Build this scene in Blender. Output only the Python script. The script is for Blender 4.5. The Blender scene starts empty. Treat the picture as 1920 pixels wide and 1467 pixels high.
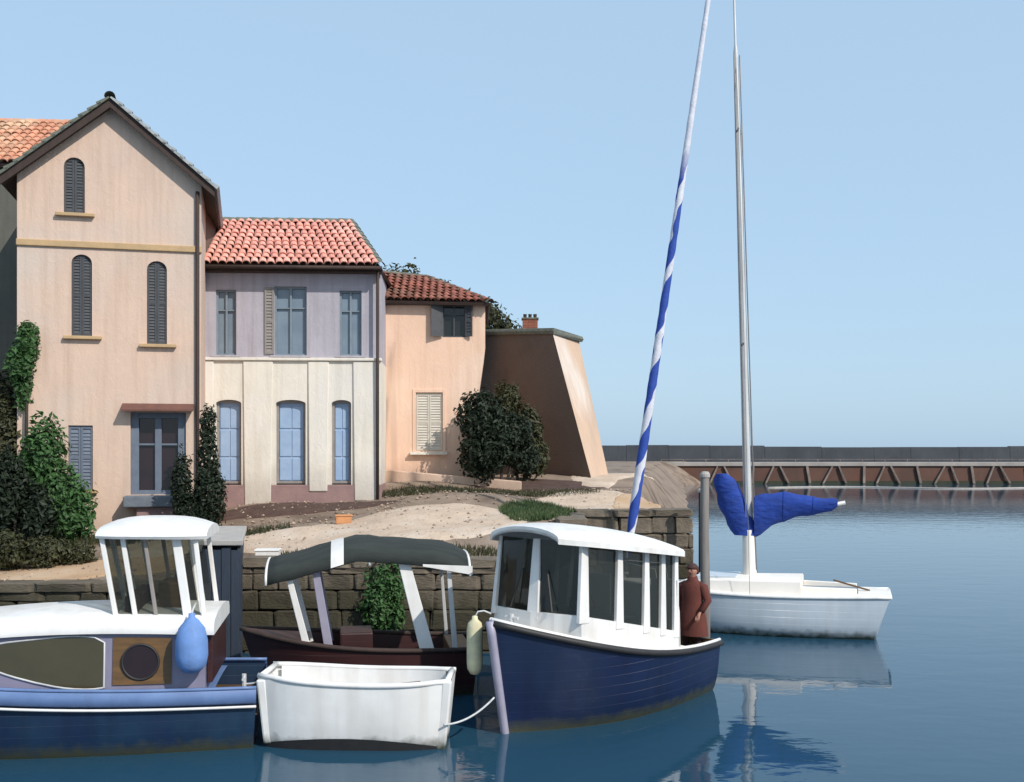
import bpy, bmesh, math, random
import numpy as np
from mathutils import Vector, Matrix, noise

random.seed(7)
R = math.radians
sc = bpy.context.scene
col = sc.collection

# ------------------------------------------------------------------ camera, sky, sun, exposure
EYE = 4.5            # eye height above the water
FPX = 2000.0         # focal length in pixels of a 1920 wide picture
cam = bpy.data.cameras.new('camera')
cam.lens = 36 * FPX / 1920
cam.sensor_width = 36
cam.shift_y = (845 - 733.5) / 1920
cam.clip_start = 0.1
cam.clip_end = 5000
camo = bpy.data.objects.new('camera', cam)
camo.location = (0, 0, EYE)
camo.rotation_euler = (R(90), 0, 0)
col.objects.link(camo)
sc.camera = camo

SUN = Vector((0.56, -0.57, 0.66)).normalized()      # towards the sun
world = bpy.data.worlds.new('World')
sc.world = world
world.use_nodes = True
wn = world.node_tree.nodes
sky = wn.new('ShaderNodeTexSky')
sky.sky_type = 'NISHITA'
sky.sun_disc = False
sky.sun_elevation = math.asin(SUN.z)
sky.sun_rotation = math.atan2(SUN.x, SUN.y)
sky.altitude = 0
sky.air_density = 1.0
sky.dust_density = 1.6
sky.ozone_density = 2.0
veil = wn.new('ShaderNodeMixRGB')                     # even thin veil of high haze over the clear sky
veil.inputs['Fac'].default_value = 0.80
veil.inputs['Color2'].default_value = (2.36, 3.38, 4.42, 1)
world.node_tree.links.new(sky.outputs[0], veil.inputs['Color1'])
world.node_tree.links.new(veil.outputs[0], wn['Background'].inputs[0])
wn['Background'].inputs[1].default_value = 0.13

sl = bpy.data.lights.new('sun', 'SUN')
sl.energy = 2.7
sl.angle = R(0.6)
sl.color = (1.0, 0.94, 0.86)
so = bpy.data.objects.new('sun', sl)
so.rotation_euler = SUN.to_track_quat('Z', 'Y').to_euler()
so.location = (30, -20, 40)
col.objects.link(so)

sc.view_settings.view_transform = 'Standard'
sc.view_settings.look = 'None'
sc.view_settings.gamma = 1
sc.view_settings.use_curve_mapping = False
sc.view_settings.exposure = 0.6
sc.render.engine = 'CYCLES'
sc.cycles.max_bounces = 6
sc.cycles.use_denoising = True


def at(px, py, d):
    """the place seen at a spot of the picture, d metres away"""
    return Vector(((px - 960) / FPX * d, d, EYE - (py - 845) / FPX * d))


# ------------------------------------------------------------------ materials
def mat(name, c1, c2=None, scale=2.0, rough=0.8, bump=0.0, bscale=30.0, c3=None, streak=0.0, metallic=0.0,
        stretch=(1, 1, 1), spec=0.5, bdist=0.02, island=0.0, lo=0.35, hi=0.65, coat=0.0):
    m = bpy.data.materials.new(name)
    m.use_nodes = True
    nt = m.node_tree
    N, L = nt.nodes, nt.links
    b = N['Principled BSDF']
    b.inputs['Roughness'].default_value = rough
    b.inputs['Metallic'].default_value = metallic
    b.inputs['Specular IOR Level'].default_value = spec
    if coat:
        b.inputs['Coat Weight'].default_value = coat
        b.inputs['Coat Roughness'].default_value = 0.12
    c2 = c2 or tuple(v * 0.85 for v in c1)
    tc = N.new('ShaderNodeTexCoord')
    mp = N.new('ShaderNodeMapping')
    mp.inputs['Scale'].default_value = stretch
    L.new(tc.outputs['Object'], mp.inputs['Vector'])
    nz = N.new('ShaderNodeTexNoise')
    nz.inputs['Scale'].default_value = scale
    nz.inputs['Detail'].default_value = 6
    nz.inputs['Roughness'].default_value = 0.6
    L.new(mp.outputs[0], nz.inputs['Vector'])
    rp = N.new('ShaderNodeValToRGB')
    rp.color_ramp.elements[0].position = lo
    rp.color_ramp.elements[0].color = (*c1, 1)
    rp.color_ramp.elements[1].position = hi
    rp.color_ramp.elements[1].color = (*c2, 1)
    L.new(nz.outputs['Fac'], rp.inputs['Fac'])
    out = rp.outputs['Color']
    if c3:
        n2 = N.new('ShaderNodeTexNoise')
        n2.inputs['Scale'].default_value = scale * 0.35
        n2.inputs['Detail'].default_value = 4
        L.new(mp.outputs[0], n2.inputs['Vector'])
        r2 = N.new('ShaderNodeMapRange')
        r2.inputs['From Min'].default_value = 0.48
        r2.inputs['From Max'].default_value = 0.66
        L.new(n2.outputs['Fac'], r2.inputs['Value'])
        mx = N.new('ShaderNodeMixRGB')
        mx.inputs['Color2'].default_value = (*c3, 1)
        L.new(r2.outputs[0], mx.inputs['Fac'])
        L.new(out, mx.inputs['Color1'])
        out = mx.outputs[0]
    if streak:
        ms = N.new('ShaderNodeMapping')
        ms.inputs['Scale'].default_value = (5, 5, 0.35)
        L.new(tc.outputs['Object'], ms.inputs['Vector'])
        n3 = N.new('ShaderNodeTexNoise')
        n3.inputs['Scale'].default_value = 1.0
        n3.inputs['Detail'].default_value = 5
        L.new(ms.outputs[0], n3.inputs['Vector'])
        r3 = N.new('ShaderNodeMapRange')
        r3.inputs['From Min'].default_value = 0.45
        r3.inputs['From Max'].default_value = 0.8
        r3.inputs['To Max'].default_value = streak
        L.new(n3.outputs['Fac'], r3.inputs['Value'])
        mx = N.new('ShaderNodeMixRGB')
        mx.blend_type = 'MULTIPLY'
        mx.inputs['Color2'].default_value = (0.55, 0.48, 0.42, 1)
        L.new(r3.outputs[0], mx.inputs['Fac'])
        L.new(out, mx.inputs['Color1'])
        out = mx.outputs[0]
    if island:
        g = N.new('ShaderNodeNewGeometry')
        r4 = N.new('ShaderNodeMapRange')
        r4.inputs['To Min'].default_value = 1 - island
        r4.inputs['To Max'].default_value = 1 + island
        L.new(g.outputs['Random Per Island'], r4.inputs['Value'])
        mx = N.new('ShaderNodeVectorMath')
        mx.operation = 'SCALE'
        L.new(out, mx.inputs[0])
        L.new(r4.outputs[0], mx.inputs['Scale'])
        out = mx.outputs[0]
    L.new(out, b.inputs['Base Color'])
    if bump:
        n4 = N.new('ShaderNodeTexNoise')
        n4.inputs['Scale'].default_value = bscale
        n4.inputs['Detail'].default_value = 5
        L.new(mp.outputs[0], n4.inputs['Vector'])
        bp = N.new('ShaderNodeBump')
        bp.inputs['Strength'].default_value = bump
        bp.inputs['Distance'].default_value = bdist
        L.new(n4.outputs['Fac'], bp.inputs['Height'])
        L.new(bp.outputs[0], b.inputs['Normal'])
    return m


def leaf_mat(name, c1, c2):
    m = mat(name, c1, c2, scale=1.6, rough=0.55, island=0.35, spec=0.3)
    nt = m.node_tree
    N, L = nt.nodes, nt.links
    b = N['Principled BSDF']
    src = b.inputs['Base Color'].links[0].from_socket
    tr = N.new('ShaderNodeBsdfTranslucent')
    L.new(src, tr.inputs['Color'])
    mx = N.new('ShaderNodeMixShader')
    mx.inputs[0].default_value = 0.25
    L.new(b.outputs[0], mx.inputs[1])
    L.new(tr.outputs[0], mx.inputs[2])
    L.new(mx.outputs[0], N['Material Output'].inputs['Surface'])
    return m


def water_mat():
    m = bpy.data.materials.new('harbour_water')
    m.use_nodes = True
    nt = m.node_tree
    N, L = nt.nodes, nt.links
    b = N['Principled BSDF']
    b.inputs['Base Color'].default_value = (0.016, 0.058, 0.098, 1)
    b.inputs['Roughness'].default_value = 0.04
    b.inputs['IOR'].default_value = 1.33
    tc = N.new('ShaderNodeTexCoord')
    hs = []
    for sc_, st, amp in ((0.55, (1, 1.6, 1), 1.0), (2.2, (1, 1.8, 1), 0.28), (7.0, (1, 1.5, 1), 0.05)):
        mp = N.new('ShaderNodeMapping')
        mp.inputs['Scale'].default_value = st
        mp.inputs['Rotation'].default_value = (0, 0, 0.3 * sc_)
        L.new(tc.outputs['Object'], mp.inputs['Vector'])
        nz = N.new('ShaderNodeTexNoise')
        nz.inputs['Scale'].default_value = sc_
        nz.inputs['Detail'].default_value = 2
        nz.inputs['Distortion'].default_value = 0.4
        L.new(mp.outputs[0], nz.inputs['Vector'])
        mu = N.new('ShaderNodeMath')
        mu.operation = 'MULTIPLY'
        mu.inputs[1].default_value = amp
        L.new(nz.outputs['Fac'], mu.inputs[0])
        hs.append(mu.outputs[0])
    a = N.new('ShaderNodeMath'); a.operation = 'ADD'
    L.new(hs[0], a.inputs[0]); L.new(hs[1], a.inputs[1])
    a2 = N.new('ShaderNodeMath'); a2.operation = 'ADD'
    L.new(a.outputs[0], a2.inputs[0]); L.new(hs[2], a2.inputs[1])
    bp = N.new('ShaderNodeBump')
    bp.inputs['Strength'].default_value = 1.0
    bp.inputs['Distance'].default_value = 0.009
    L.new(a2.outputs[0], bp.inputs['Height'])
    L.new(bp.outputs[0], b.inputs['Normal'])
    return m


M = {}
M['water'] = water_mat()
M['earth'] = mat('brown_earth', (0.20, 0.145, 0.105), (0.27, 0.205, 0.155), 1.6, 0.95, 0.8, 14, c3=(0.12, 0.082, 0.058), bdist=0.03)
M['soil'] = mat('dark_red_brown_soil', (0.055, 0.028, 0.021), (0.085, 0.048, 0.036), 2.5, 0.95, 0.9, 10, bdist=.04)
M['sand'] = mat('pale_sand_paving', (0.55, 0.42, 0.315), (0.44, 0.34, 0.255), 2.6, 0.95, 0.9, 9, bdist=.04, c3=(0.55, 0.45, 0.36))
M['orange_sand'] = mat('ochre_sand', (0.46, 0.29, 0.16), (0.38, 0.25, 0.15), 1.3, 0.95, 0.6, 14, c3=(0.50, 0.36, 0.24))
M['peach'] = mat('peach_render', (0.63, 0.46, 0.355), (0.58, 0.43, 0.345), 0.8, 0.92, 0.25, 45, c3=(0.56, 0.46, 0.39), streak=0.35)
M['apricot'] = mat('apricot_render', (0.78, 0.53, 0.385), (0.74, 0.51, 0.38), 0.9, 0.92, 0.25, 45, c3=(0.80, 0.60, 0.47), streak=0.3)
M['lavender'] = mat('lavender_grey_render', (0.42, 0.395, 0.44), (0.365, 0.345, 0.39), 0.9, 0.92, 0.25, 45, streak=0.45)
M['cream'] = mat('cream_render', (0.74, 0.69, 0.60), (0.67, 0.63, 0.55), 0.9, 0.9, 0.25, 45, c3=(0.68, 0.65, 0.61), streak=0.35)
M['shade_brown'] = mat('shaded_brown_stone', (0.145, 0.103, 0.080), (0.11, 0.08, 0.065), 0.9, 0.95, 0.6, 12, c3=(0.135, 0.103, 0.085), bdist=0.04)  # brown stone, darkened so its colour also holds shade
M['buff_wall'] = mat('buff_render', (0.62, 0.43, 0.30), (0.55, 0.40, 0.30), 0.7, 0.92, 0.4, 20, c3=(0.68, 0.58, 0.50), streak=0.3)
M['dim_wall'] = mat('shaded_render', (0.13, 0.125, 0.105), (0.10, 0.10, 0.085), 0.8, 0.95, 0.4, 20, streak=0.4)  # dark base colour stands in for shade on this wall
M['tile_red'] = mat('salmon_roof_tile', (0.74, 0.34, 0.265), (0.68, 0.30, 0.23), 2.2, 0.9, 0.3, 30, island=0.14, c3=(0.74, 0.39, 0.31))
M['tile_dull'] = mat('dull_red_roof_tile', (0.38, 0.13, 0.085), (0.26, 0.095, 0.065), 2.0, 0.88, 0.3, 30, island=0.28, c3=(0.22, 0.13, 0.09))
M['tile_orange'] = mat('orange_roof_tile', (0.60, 0.27, 0.16), (0.50, 0.23, 0.14), 2.0, 0.88, 0.3, 30, island=0.2, c3=(0.55, 0.36, 0.23))
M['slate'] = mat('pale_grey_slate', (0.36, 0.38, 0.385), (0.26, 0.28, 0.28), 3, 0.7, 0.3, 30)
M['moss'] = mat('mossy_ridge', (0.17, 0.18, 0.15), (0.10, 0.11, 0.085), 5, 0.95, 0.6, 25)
M['dark_wood'] = mat('dark_brown_timber', (0.055, 0.032, 0.024), (0.035, 0.022, 0.018), 4, 0.8, 0.3, 40, stretch=(1, 1, .3))
M['shutter'] = mat('charcoal_shutter_paint', (0.060, 0.063, 0.068), (0.045, 0.047, 0.052), 6, 0.55, 0.15, 60)
M['blue_shutter'] = mat('slate_blue_shutter', (0.135, 0.165, 0.215), (0.11, 0.135, 0.18), 5, 0.6, 0.15, 60)
M['grey_shutter'] = mat('grey_blue_shutter', (0.20, 0.245, 0.28), (0.165, 0.21, 0.245), 4, 0.65, 0.15, 60)
M['sky_shutter'] = mat('pale_blue_door_paint', (0.31, 0.42, 0.58), (0.26, 0.37, 0.54), 3, 0.6, 0.15, 60)
M['cream_shutter'] = mat('cream_shutter_paint', (0.60, 0.55, 0.47), (0.52, 0.48, 0.41), 3, 0.65, 0.15, 60)
M['taupe'] = mat('taupe_frame_paint', (0.27, 0.245, 0.225), (0.22, 0.20, 0.185), 3, 0.7)
M['ochre'] = mat('ochre_stone_trim', (0.50, 0.34, 0.18), (0.42, 0.29, 0.16), 3, 0.9, 0.4, 30)
M['grey_stone'] = mat('blue_grey_stone', (0.15, 0.17, 0.195), (0.11, 0.125, 0.15), 3, 0.85, 0.4, 25)
M['mauve_stone'] = mat('mauve_brick_plinth', (0.30, 0.19, 0.175), (0.24, 0.155, 0.15), 3, 0.9, 0.5, 18)
M['lintel'] = mat('rust_brown_lintel', (0.16, 0.065, 0.045), (0.11, 0.05, 0.04), 3, 0.8, 0.3, 30)
M['maroon_glass'] = mat('dark_maroon_glass', (0.028, 0.016, 0.020), (0.020, 0.014, 0.017), 1.5, 0.12)
M['blue_glass'] = mat('blue_grey_window_glass', (0.20, 0.25, 0.30), (0.155, 0.20, 0.25), 1.5, 0.1)
M['dark_glass'] = mat('dark_wheelhouse_glass', (0.020, 0.021, 0.018), (0.014, 0.016, 0.014), 1.2, 0.08)
M['olive_glass'] = mat('olive_cabin_glass', (0.065, 0.055, 0.028), (0.05, 0.044, 0.025), 1.2, 0.15)
M['brick'] = mat('orange_brick', (0.34, 0.12, 0.07), (0.25, 0.09, 0.055), 6, 0.9, 0.4, 30, island=0.25)
M['pot'] = mat('teal_glaze', (0.08, 0.14, 0.145), (0.06, 0.11, 0.115), 6, 0.4)
M['white'] = mat('white_boat_paint', (0.78, 0.77, 0.75), (0.71, 0.70, 0.68), 2.5, 0.45, 0.10, 6, streak=0.30, c3=(0.68, 0.66, 0.63))
M['white_deck'] = mat('cream_white_deck', (0.82, 0.77, 0.70), (0.76, 0.71, 0.65), 2.0, 0.55, 0.08, 30)
M['pale_hull'] = mat('pale_blue_white_hull', (0.55, 0.60, 0.65), (0.49, 0.55, 0.60), 1.4, 0.3, 0.04, 5, streak=0.2)
M['navy'] = mat('navy_hull_paint', (0.0055, 0.0115, 0.046), (0.006, 0.016, 0.062), 1.2, 0.42, 0.10, 4, streak=0.45,  c3=(0.011, 0.022, 0.060))
M['left_navy'] = mat('deep_blue_hull_paint', (0.007, 0.019, 0.058), (0.012, 0.038, 0.078), 1.1, 0.42, 0.10, 4, streak=0.45,  c3=(0.016, 0.034, 0.070))
M['lilac'] = mat('lilac_stem_paint', (0.34, 0.32, 0.40), (0.27, 0.255, 0.33), 2, 0.45)
M['cabin_lav'] = mat('lavender_cabin_paint', (0.23, 0.215, 0.30), (0.19, 0.18, 0.26), 1.4, 0.45, streak=0.2)
M['light_blue'] = mat('muted_blue_trim_paint', (0.13, 0.21, 0.40), (0.10, 0.165, 0.33), 2.0, 0.45, streak=0.2)
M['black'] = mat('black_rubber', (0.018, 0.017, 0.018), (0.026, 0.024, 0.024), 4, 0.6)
M['varnish'] = mat('brown_varnished_wood', (0.16, 0.085, 0.03), (0.10, 0.055, 0.022), 3, 0.4, stretch=(1, 1, 6))
M['maroon'] = mat('maroon_hull_paint', (0.050, 0.016, 0.015), (0.036, 0.013, 0.013), 2, 0.45)
M['canvas'] = mat('dark_green_canvas', (0.017, 0.022, 0.020), (0.030, 0.037, 0.033), 3, 0.9, 0.4, 60, stretch=(.4, 2, 1))
M['sail_blue'] = mat('royal_blue_canvas', (0.014, 0.055, 0.32), (0.010, 0.038, 0.22), 2, 0.85, 0.5, 3.5, bdist=.10, stretch=(1, 1, 2.2))
M['alu'] = mat('weathered_alloy', (0.62, 0.62, 0.61), (0.44, 0.44, 0.445), 3, 0.5, metallic=0.15, stretch=(1, 1, .2))
M['wire'] = mat('grey_wire', (0.20, 0.20, 0.205), (0.15, 0.15, 0.155), 3, 0.5, metallic=0.5)
M['rope'] = mat('pale_rope', (0.55, 0.56, 0.55), (0.42, 0.44, 0.45), 20, 0.9)
M['fender_blue'] = mat('light_blue_fender_vinyl', (0.15, 0.29, 0.62), (0.13, 0.24, 0.50), 5, 0.7, 0.2, 20, streak=.5)
M['fender_cream'] = mat('cream_yellow_fender_vinyl', (0.72, 0.67, 0.42), (0.55, 0.51, 0.35), 6, 0.75, 0.2, 20, streak=.5)
M['tar'] = mat('tarred_timber', (0.022, 0.032, 0.050), (0.032, 0.044, 0.062), 3, 0.7, 0.5, 30, stretch=(1, 1, .2), island=.2)
M['concrete'] = mat('pale_concrete', (0.42, 0.39, 0.36), (0.34, 0.32, 0.30), 3, 0.9, 0.3, 30)
M['pier_brown'] = mat('rust_brown_pier_face', (0.125, 0.062, 0.043), (0.085, 0.045, 0.034), 0.35, 0.9, 0.4, 4, c3=(0.13, 0.055, 0.035))
M['pier_deck'] = mat('buff_pier_deck', (0.36, 0.32, 0.29), (0.27, 0.245, 0.225), 0.4, 0.9)
M['pier_timber'] = mat('bleached_pier_timber', (0.27, 0.21, 0.18), (0.13, 0.10, 0.085), 0.6, 0.9)
M['pier_weed'] = mat('dark_weed', (0.028, 0.035, 0.020), (0.045, 0.045, 0.028), 0.5, 0.9)
M['storm'] = mat('dark_slate_storm_wall', (0.052, 0.059, 0.070), (0.036, 0.041, 0.050), 0.3, 0.9, 0.4, 3, streak=.4)
M['pile'] = mat('weathered_pile_wood', (0.25, 0.23, 0.215), (0.12, 0.095, 0.08), 2.5, 0.9, 0.5, 12, stretch=(1, 1, .15))
M['headland'] = mat('dark_headland_scrub', (0.022, 0.028, 0.034), (0.034, 0.04, 0.046), 0.03, 0.95)
M['gravel'] = mat('quay_gravel', (0.36, 0.27, 0.20), (0.22, 0.165, 0.125), 3, 0.95, island=.45)
M['stone'] = mat('quay_stone', (0.17, 0.135, 0.10), (0.11, 0.09, 0.065), 2.2, 0.9, 0.7, 8, bdist=.04)
M['orange'] = mat('orange_plastic', (0.60, 0.27, 0.11), (0.50, 0.23, 0.10), 4, 0.7)
M['leaf_mid'] = leaf_mat('green_leaf', (0.045, 0.105, 0.032), (0.065, 0.14, 0.045))
M['leaf_dark'] = leaf_mat('dark_leaf', (0.016, 0.026, 0.014), (0.022, 0.034, 0.018))
M['leaf_olive'] = leaf_mat('olive_leaf', (0.050, 0.056, 0.024), (0.065, 0.065, 0.030))
M['grass'] = leaf_mat('grass_blade', (0.060, 0.105, 0.040), (0.09, 0.12, 0.05))
M['bark'] = mat('bark', (0.06, 0.045, 0.035), (0.04, 0.03, 0.024), 6, 0.95, 0.6, 20)
M['jacket'] = mat('maroon_jacket_cloth', (0.125, 0.032, 0.022), (0.10, 0.027, 0.02), 8, 0.9, 0.3, 40)
M['trousers'] = mat('dark_trouser_cloth', (0.05, 0.025, 0.025), (0.04, 0.02, 0.02), 8, 0.9, 0.3, 40)
M['skin'] = mat('skin', (0.36, 0.17, 0.115), (0.33, 0.15, 0.10), 8, 0.6)
M['hair'] = mat('dark_red_brown_hair', (0.060, 0.020, 0.014), (0.045, 0.016, 0.012), 20, 0.7, 0.5, 60)


def tide_mark(m, z0, z1, c, amp=1.6):
    """dark weed growing on everything the tide covers"""
    N, L = m.node_tree.nodes, m.node_tree.links
    b = N['Principled BSDF']
    src = b.inputs['Base Color'].links[0].from_socket
    g = N.new('ShaderNodeNewGeometry')
    sp = N.new('ShaderNodeSeparateXYZ')
    L.new(g.outputs['Position'], sp.inputs[0])
    nz = N.new('ShaderNodeTexNoise')
    nz.inputs['Scale'].default_value = 1.1 if amp > 1 else 5
    nz.inputs['Detail'].default_value = 6
    L.new(g.outputs['Position'], nz.inputs['Vector'])
    ma = N.new('ShaderNodeMath'); ma.operation = 'MULTIPLY_ADD'
    ma.inputs[1].default_value = amp
    L.new(nz.outputs['Fac'], ma.inputs[0])
    L.new(sp.outputs['Z'], ma.inputs[2])
    mr = N.new('ShaderNodeMapRange')
    mr.inputs['From Min'].default_value = z0 + amp / 2
    mr.inputs['From Max'].default_value = z1 + amp / 2
    mr.inputs['To Min'].default_value = 1
    mr.inputs['To Max'].default_value = 0
    L.new(ma.outputs[0], mr.inputs['Value'])
    mx = N.new('ShaderNodeMixRGB')
    mx.inputs['Color2'].default_value = (*c, 1)
    L.new(mr.outputs[0], mx.inputs['Fac'])
    L.new(src, mx.inputs['Color1'])
    L.new(mx.outputs[0], b.inputs['Base Color'])


def chain_bump(m, height, strength, dist):
    N, L = m.node_tree.nodes, m.node_tree.links
    b = N['Principled BSDF']
    bp = N.new('ShaderNodeBump')
    bp.inputs['Strength'].default_value = strength
    bp.inputs['Distance'].default_value = dist
    L.new(height, bp.inputs['Height'])
    if b.inputs['Normal'].links:
        L.new(b.inputs['Normal'].links[0].from_socket, bp.inputs['Normal'])
    L.new(bp.outputs[0], b.inputs['Normal'])


def plank_lines(m):
    """faint strakes of a planked hull"""
    N, L = m.node_tree.nodes, m.node_tree.links
    tc = N.new('ShaderNodeTexCoord')
    wv = N.new('ShaderNodeTexWave')
    wv.bands_direction = 'Z'
    wv.wave_profile = 'SAW'
    wv.inputs['Scale'].default_value = 1.9
    wv.inputs['Distortion'].default_value = .5
    wv.inputs['Detail Scale'].default_value = .3
    L.new(tc.outputs['Object'], wv.inputs['Vector'])
    chain_bump(m, wv.outputs['Fac'], .5, .012)


def trowel(m):
    """uneven hand-laid render"""
    N, L = m.node_tree.nodes, m.node_tree.links
    tc = N.new('ShaderNodeTexCoord')
    mp = N.new('ShaderNodeMapping')
    mp.inputs['Scale'].default_value = (1.6, 1, 1)
    L.new(tc.outputs['Object'], mp.inputs['Vector'])
    nz = N.new('ShaderNodeTexNoise')
    nz.inputs['Scale'].default_value = 3.2
    nz.inputs['Detail'].default_value = 7
    nz.inputs['Roughness'].default_value = .65
    nz.inputs['Distortion'].default_value = 1.2
    L.new(mp.outputs[0], nz.inputs['Vector'])
    chain_bump(m, nz.outputs['Fac'], .3, .05)


def see_through(name, tint, amount):
    m = bpy.data.materials.new(name)
    m.use_nodes = True
    N, L = m.node_tree.nodes, m.node_tree.links
    b = N['Principled BSDF']
    b.inputs['Base Color'].default_value = (*tint, 1)
    b.inputs['Roughness'].default_value = .04
    tr = N.new('ShaderNodeBsdfTransparent')
    tr.inputs['Color'].default_value = (.62, .64, .58, 1)
    mx = N.new('ShaderNodeMixShader')
    mx.inputs[0].default_value = amount
    L.new(b.outputs[0], mx.inputs[1]); L.new(tr.outputs[0], mx.inputs[2])
    L.new(mx.outputs[0], N['Material Output'].inputs['Surface'])
    return m


M['clear_glass'] = see_through('salty_wheelhouse_glass', (.03, .03, .026), .62)
M['smoke_glass'] = see_through('smoky_wheelhouse_glass', (.018, .020, .016), .16)
tide_mark(M['stone'], 1.05, 1.75, (0.042, 0.036, 0.020))  # weed, its dark tone also standing in for shade on the quay wall
for k_ in ('navy', 'left_navy', 'white', 'pale_hull', 'maroon', 'pile', 'pier_timber'):
    tide_mark(M[k_], .02, .22, (0.055, 0.058, 0.035), .30)
tide_mark(M['peach'], 1.6, 3.0, (0.40, 0.31, 0.25))
tide_mark(M['apricot'], 3.1, 4.3, (0.47, 0.33, 0.245))
tide_mark(M['cream'], 2.8, 4.2, (0.48, 0.43, 0.37))
for k_ in ('navy', 'left_navy', 'pale_hull', 'maroon'):
    plank_lines(M[k_])
for k_ in ('peach', 'apricot', 'cream', 'lavender'):
    trowel(M[k_])


# ------------------------------------------------------------------ mesh helpers
class MB:
    def __init__(s):
        s.v, s.f, s.m = [], [], []

    def add(s, vs, fs, mi=0):
        o = len(s.v)
        s.v += [tuple(p) for p in vs]
        for f in fs:
            s.f.append(tuple(i + o for i in f))
            s.m.append(mi)
        return s

    def box(s, x0, x1, y0, y1, z0, z1, mi=0):
        vs = [(x, y, z) for z in (z0, z1) for y in (y0, y1) for x in (x0, x1)]
        return s.add(vs, [(0, 2, 3, 1), (4, 5, 7, 6), (0, 1, 5, 4), (2, 6, 7, 3), (0, 4, 6, 2), (1, 3, 7, 5)], mi)

    def hexa(s, p, mi=0):
        """eight corners: bottom ring of 4 (ccw), top ring of 4"""
        return s.add(p, [(3, 2, 1, 0), (4, 5, 6, 7), (0, 1, 5, 4), (1, 2, 6, 5), (2, 3, 7, 6), (3, 0, 4, 7)], mi)

    def bar(s, a, b, w, h, mi=0, w2=None, h2=None, up=(0, 0, 1)):
        a, b = Vector(a), Vector(b)
        t = (b - a).normalized()
        upv = Vector(up)
        if abs(t.dot(upv)) > 0.98:
            upv = Vector((0, 1, 0))
        sx = t.cross(upv).normalized()
        sy = sx.cross(t).normalized()
        w2 = w2 or w
        h2 = h2 or h
        p = []
        for c, ww, hh in ((a, w, h), (b, w2, h2)):
            for i, j in ((-1, -1), (1, -1), (1, 1), (-1, 1)):
                p.append(c + sx * ww / 2 * i + sy * hh / 2 * j)
        return s.hexa(p, mi)

    def tube(s, pts, r, seg=8, mi=0, caps=True, flat=1.0):
        pts = [Vector(p) for p in pts]
        n = len(pts)
        rs = r if isinstance(r, (list, tuple)) else [r] * n
        o = len(s.v)
        prev = None
        for i, p in enumerate(pts):
            t = (pts[min(i + 1, n - 1)] - pts[max(i - 1, 0)]).normalized()
            if prev is None:
                u = Vector((0, 0, 1)) if abs(t.z) < 0.9 else Vector((1, 0, 0))
            else:
                u = prev
            sx = t.cross(u).normalized()
            sy = sx.cross(t).normalized()
            prev = sy
            for k in range(seg):
                a = 2 * math.pi * k / seg
                s.v.append(tuple(p + (sx * math.cos(a) * flat + sy * math.sin(a)) * rs[i]))
        for i in range(n - 1):
            for k in range(seg):
                k2 = (k + 1) % seg
                s.f.append((o + i * seg + k, o + i * seg + k2, o + (i + 1) * seg + k2, o + (i + 1) * seg + k))
                s.m.append(mi)
        if caps:
            s.f.append(tuple(o + k for k in range(seg))[::-1]); s.m.append(mi)
            s.f.append(tuple(o + (n - 1) * seg + k for k in range(seg))); s.m.append(mi)
        return s

    def lathe(s, prof, c=(0, 0, 0), seg=20, mi=0):
        o = len(s.v)
        for r, z in prof:
            for k in range(seg):
                a = 2 * math.pi * k / seg
                s.v.append((c[0] + r * math.cos(a), c[1] + r * math.sin(a), c[2] + z))
        for i in range(len(prof) - 1):
            for k in range(seg):
                k2 = (k + 1) % seg
                s.f.append((o + i * seg + k, o + i * seg + k2, o + (i + 1) * seg + k2, o + (i + 1) * seg + k)); s.m.append(mi)
        return s

    def prism(s, poly, y0, y1, mi=0):
        """polygon of (x, z), counter-clockwise seen from the front (-y), pushed from y0 to y1"""
        n = len(poly)
        vs = [(x, y0, z) for x, z in poly] + [(x, y1, z) for x, z in poly]
        fs = [tuple(range(n)), tuple(range(2 * n - 1, n - 1, -1))]
        fs += [(i, i + n, (i + 1) % n + n, (i + 1) % n) for i in range(n)]
        return s.add(vs, fs, mi)

    def grid(s, rows, mi=0, flip=False):
        o = len(s.v)
        nr, nc = len(rows), len(rows[0])
        for r in rows:
            s.v += [tuple(p) for p in r]
        for i in range(nr - 1):
            for j in range(nc - 1):
                q = (o + i * nc + j, o + i * nc + j + 1, o + (i + 1) * nc + j + 1, o + (i + 1) * nc + j)
                s.f.append(q[::-1] if flip else q); s.m.append(mi)
        return s

    def mesh(s, name, mats, smooth=False):
        me = bpy.data.meshes.new(name)
        me.from_pydata(s.v, [], s.f)
        for m in (mats if isinstance(mats, (list, tuple)) else [mats]):
            me.materials.append(m)
        if any(s.m):
            me.polygons.foreach_set('material_index', s.m)
        bm = bmesh.new(); bm.from_mesh(me)
        bmesh.ops.recalc_face_normals(bm, faces=bm.faces)
        bm.to_mesh(me); bm.free()
        if smooth:
            me.shade_smooth()
        me.update()
        return me

    def build(s, name, mats, parent=None, smooth=False, bevel=0.0, angle=None):
        me = s.mesh(name, mats, smooth)
        return link(name, me, parent, bevel, angle)


def link(name, me, parent=None, bevel=0.0, angle=None):
    o = bpy.data.objects.new(name, me)
    col.objects.link(o)
    o.parent = parent
    if bevel:
        md = o.modifiers.new('bevel', 'BEVEL')
        md.width = bevel; md.segments = 2; md.limit_method = 'ANGLE'; md.angle_limit = R(40)
    if angle:
        md = o.modifiers.new('split', 'EDGE_SPLIT')
        md.split_angle = R(angle)
    return o


def tag(o, label=None, cat=None, group=None, kind=None):
    if label: o['label'] = label
    if cat: o['category'] = cat
    if group: o['group'] = group
    if kind: o['kind'] = kind
    return o


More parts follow.
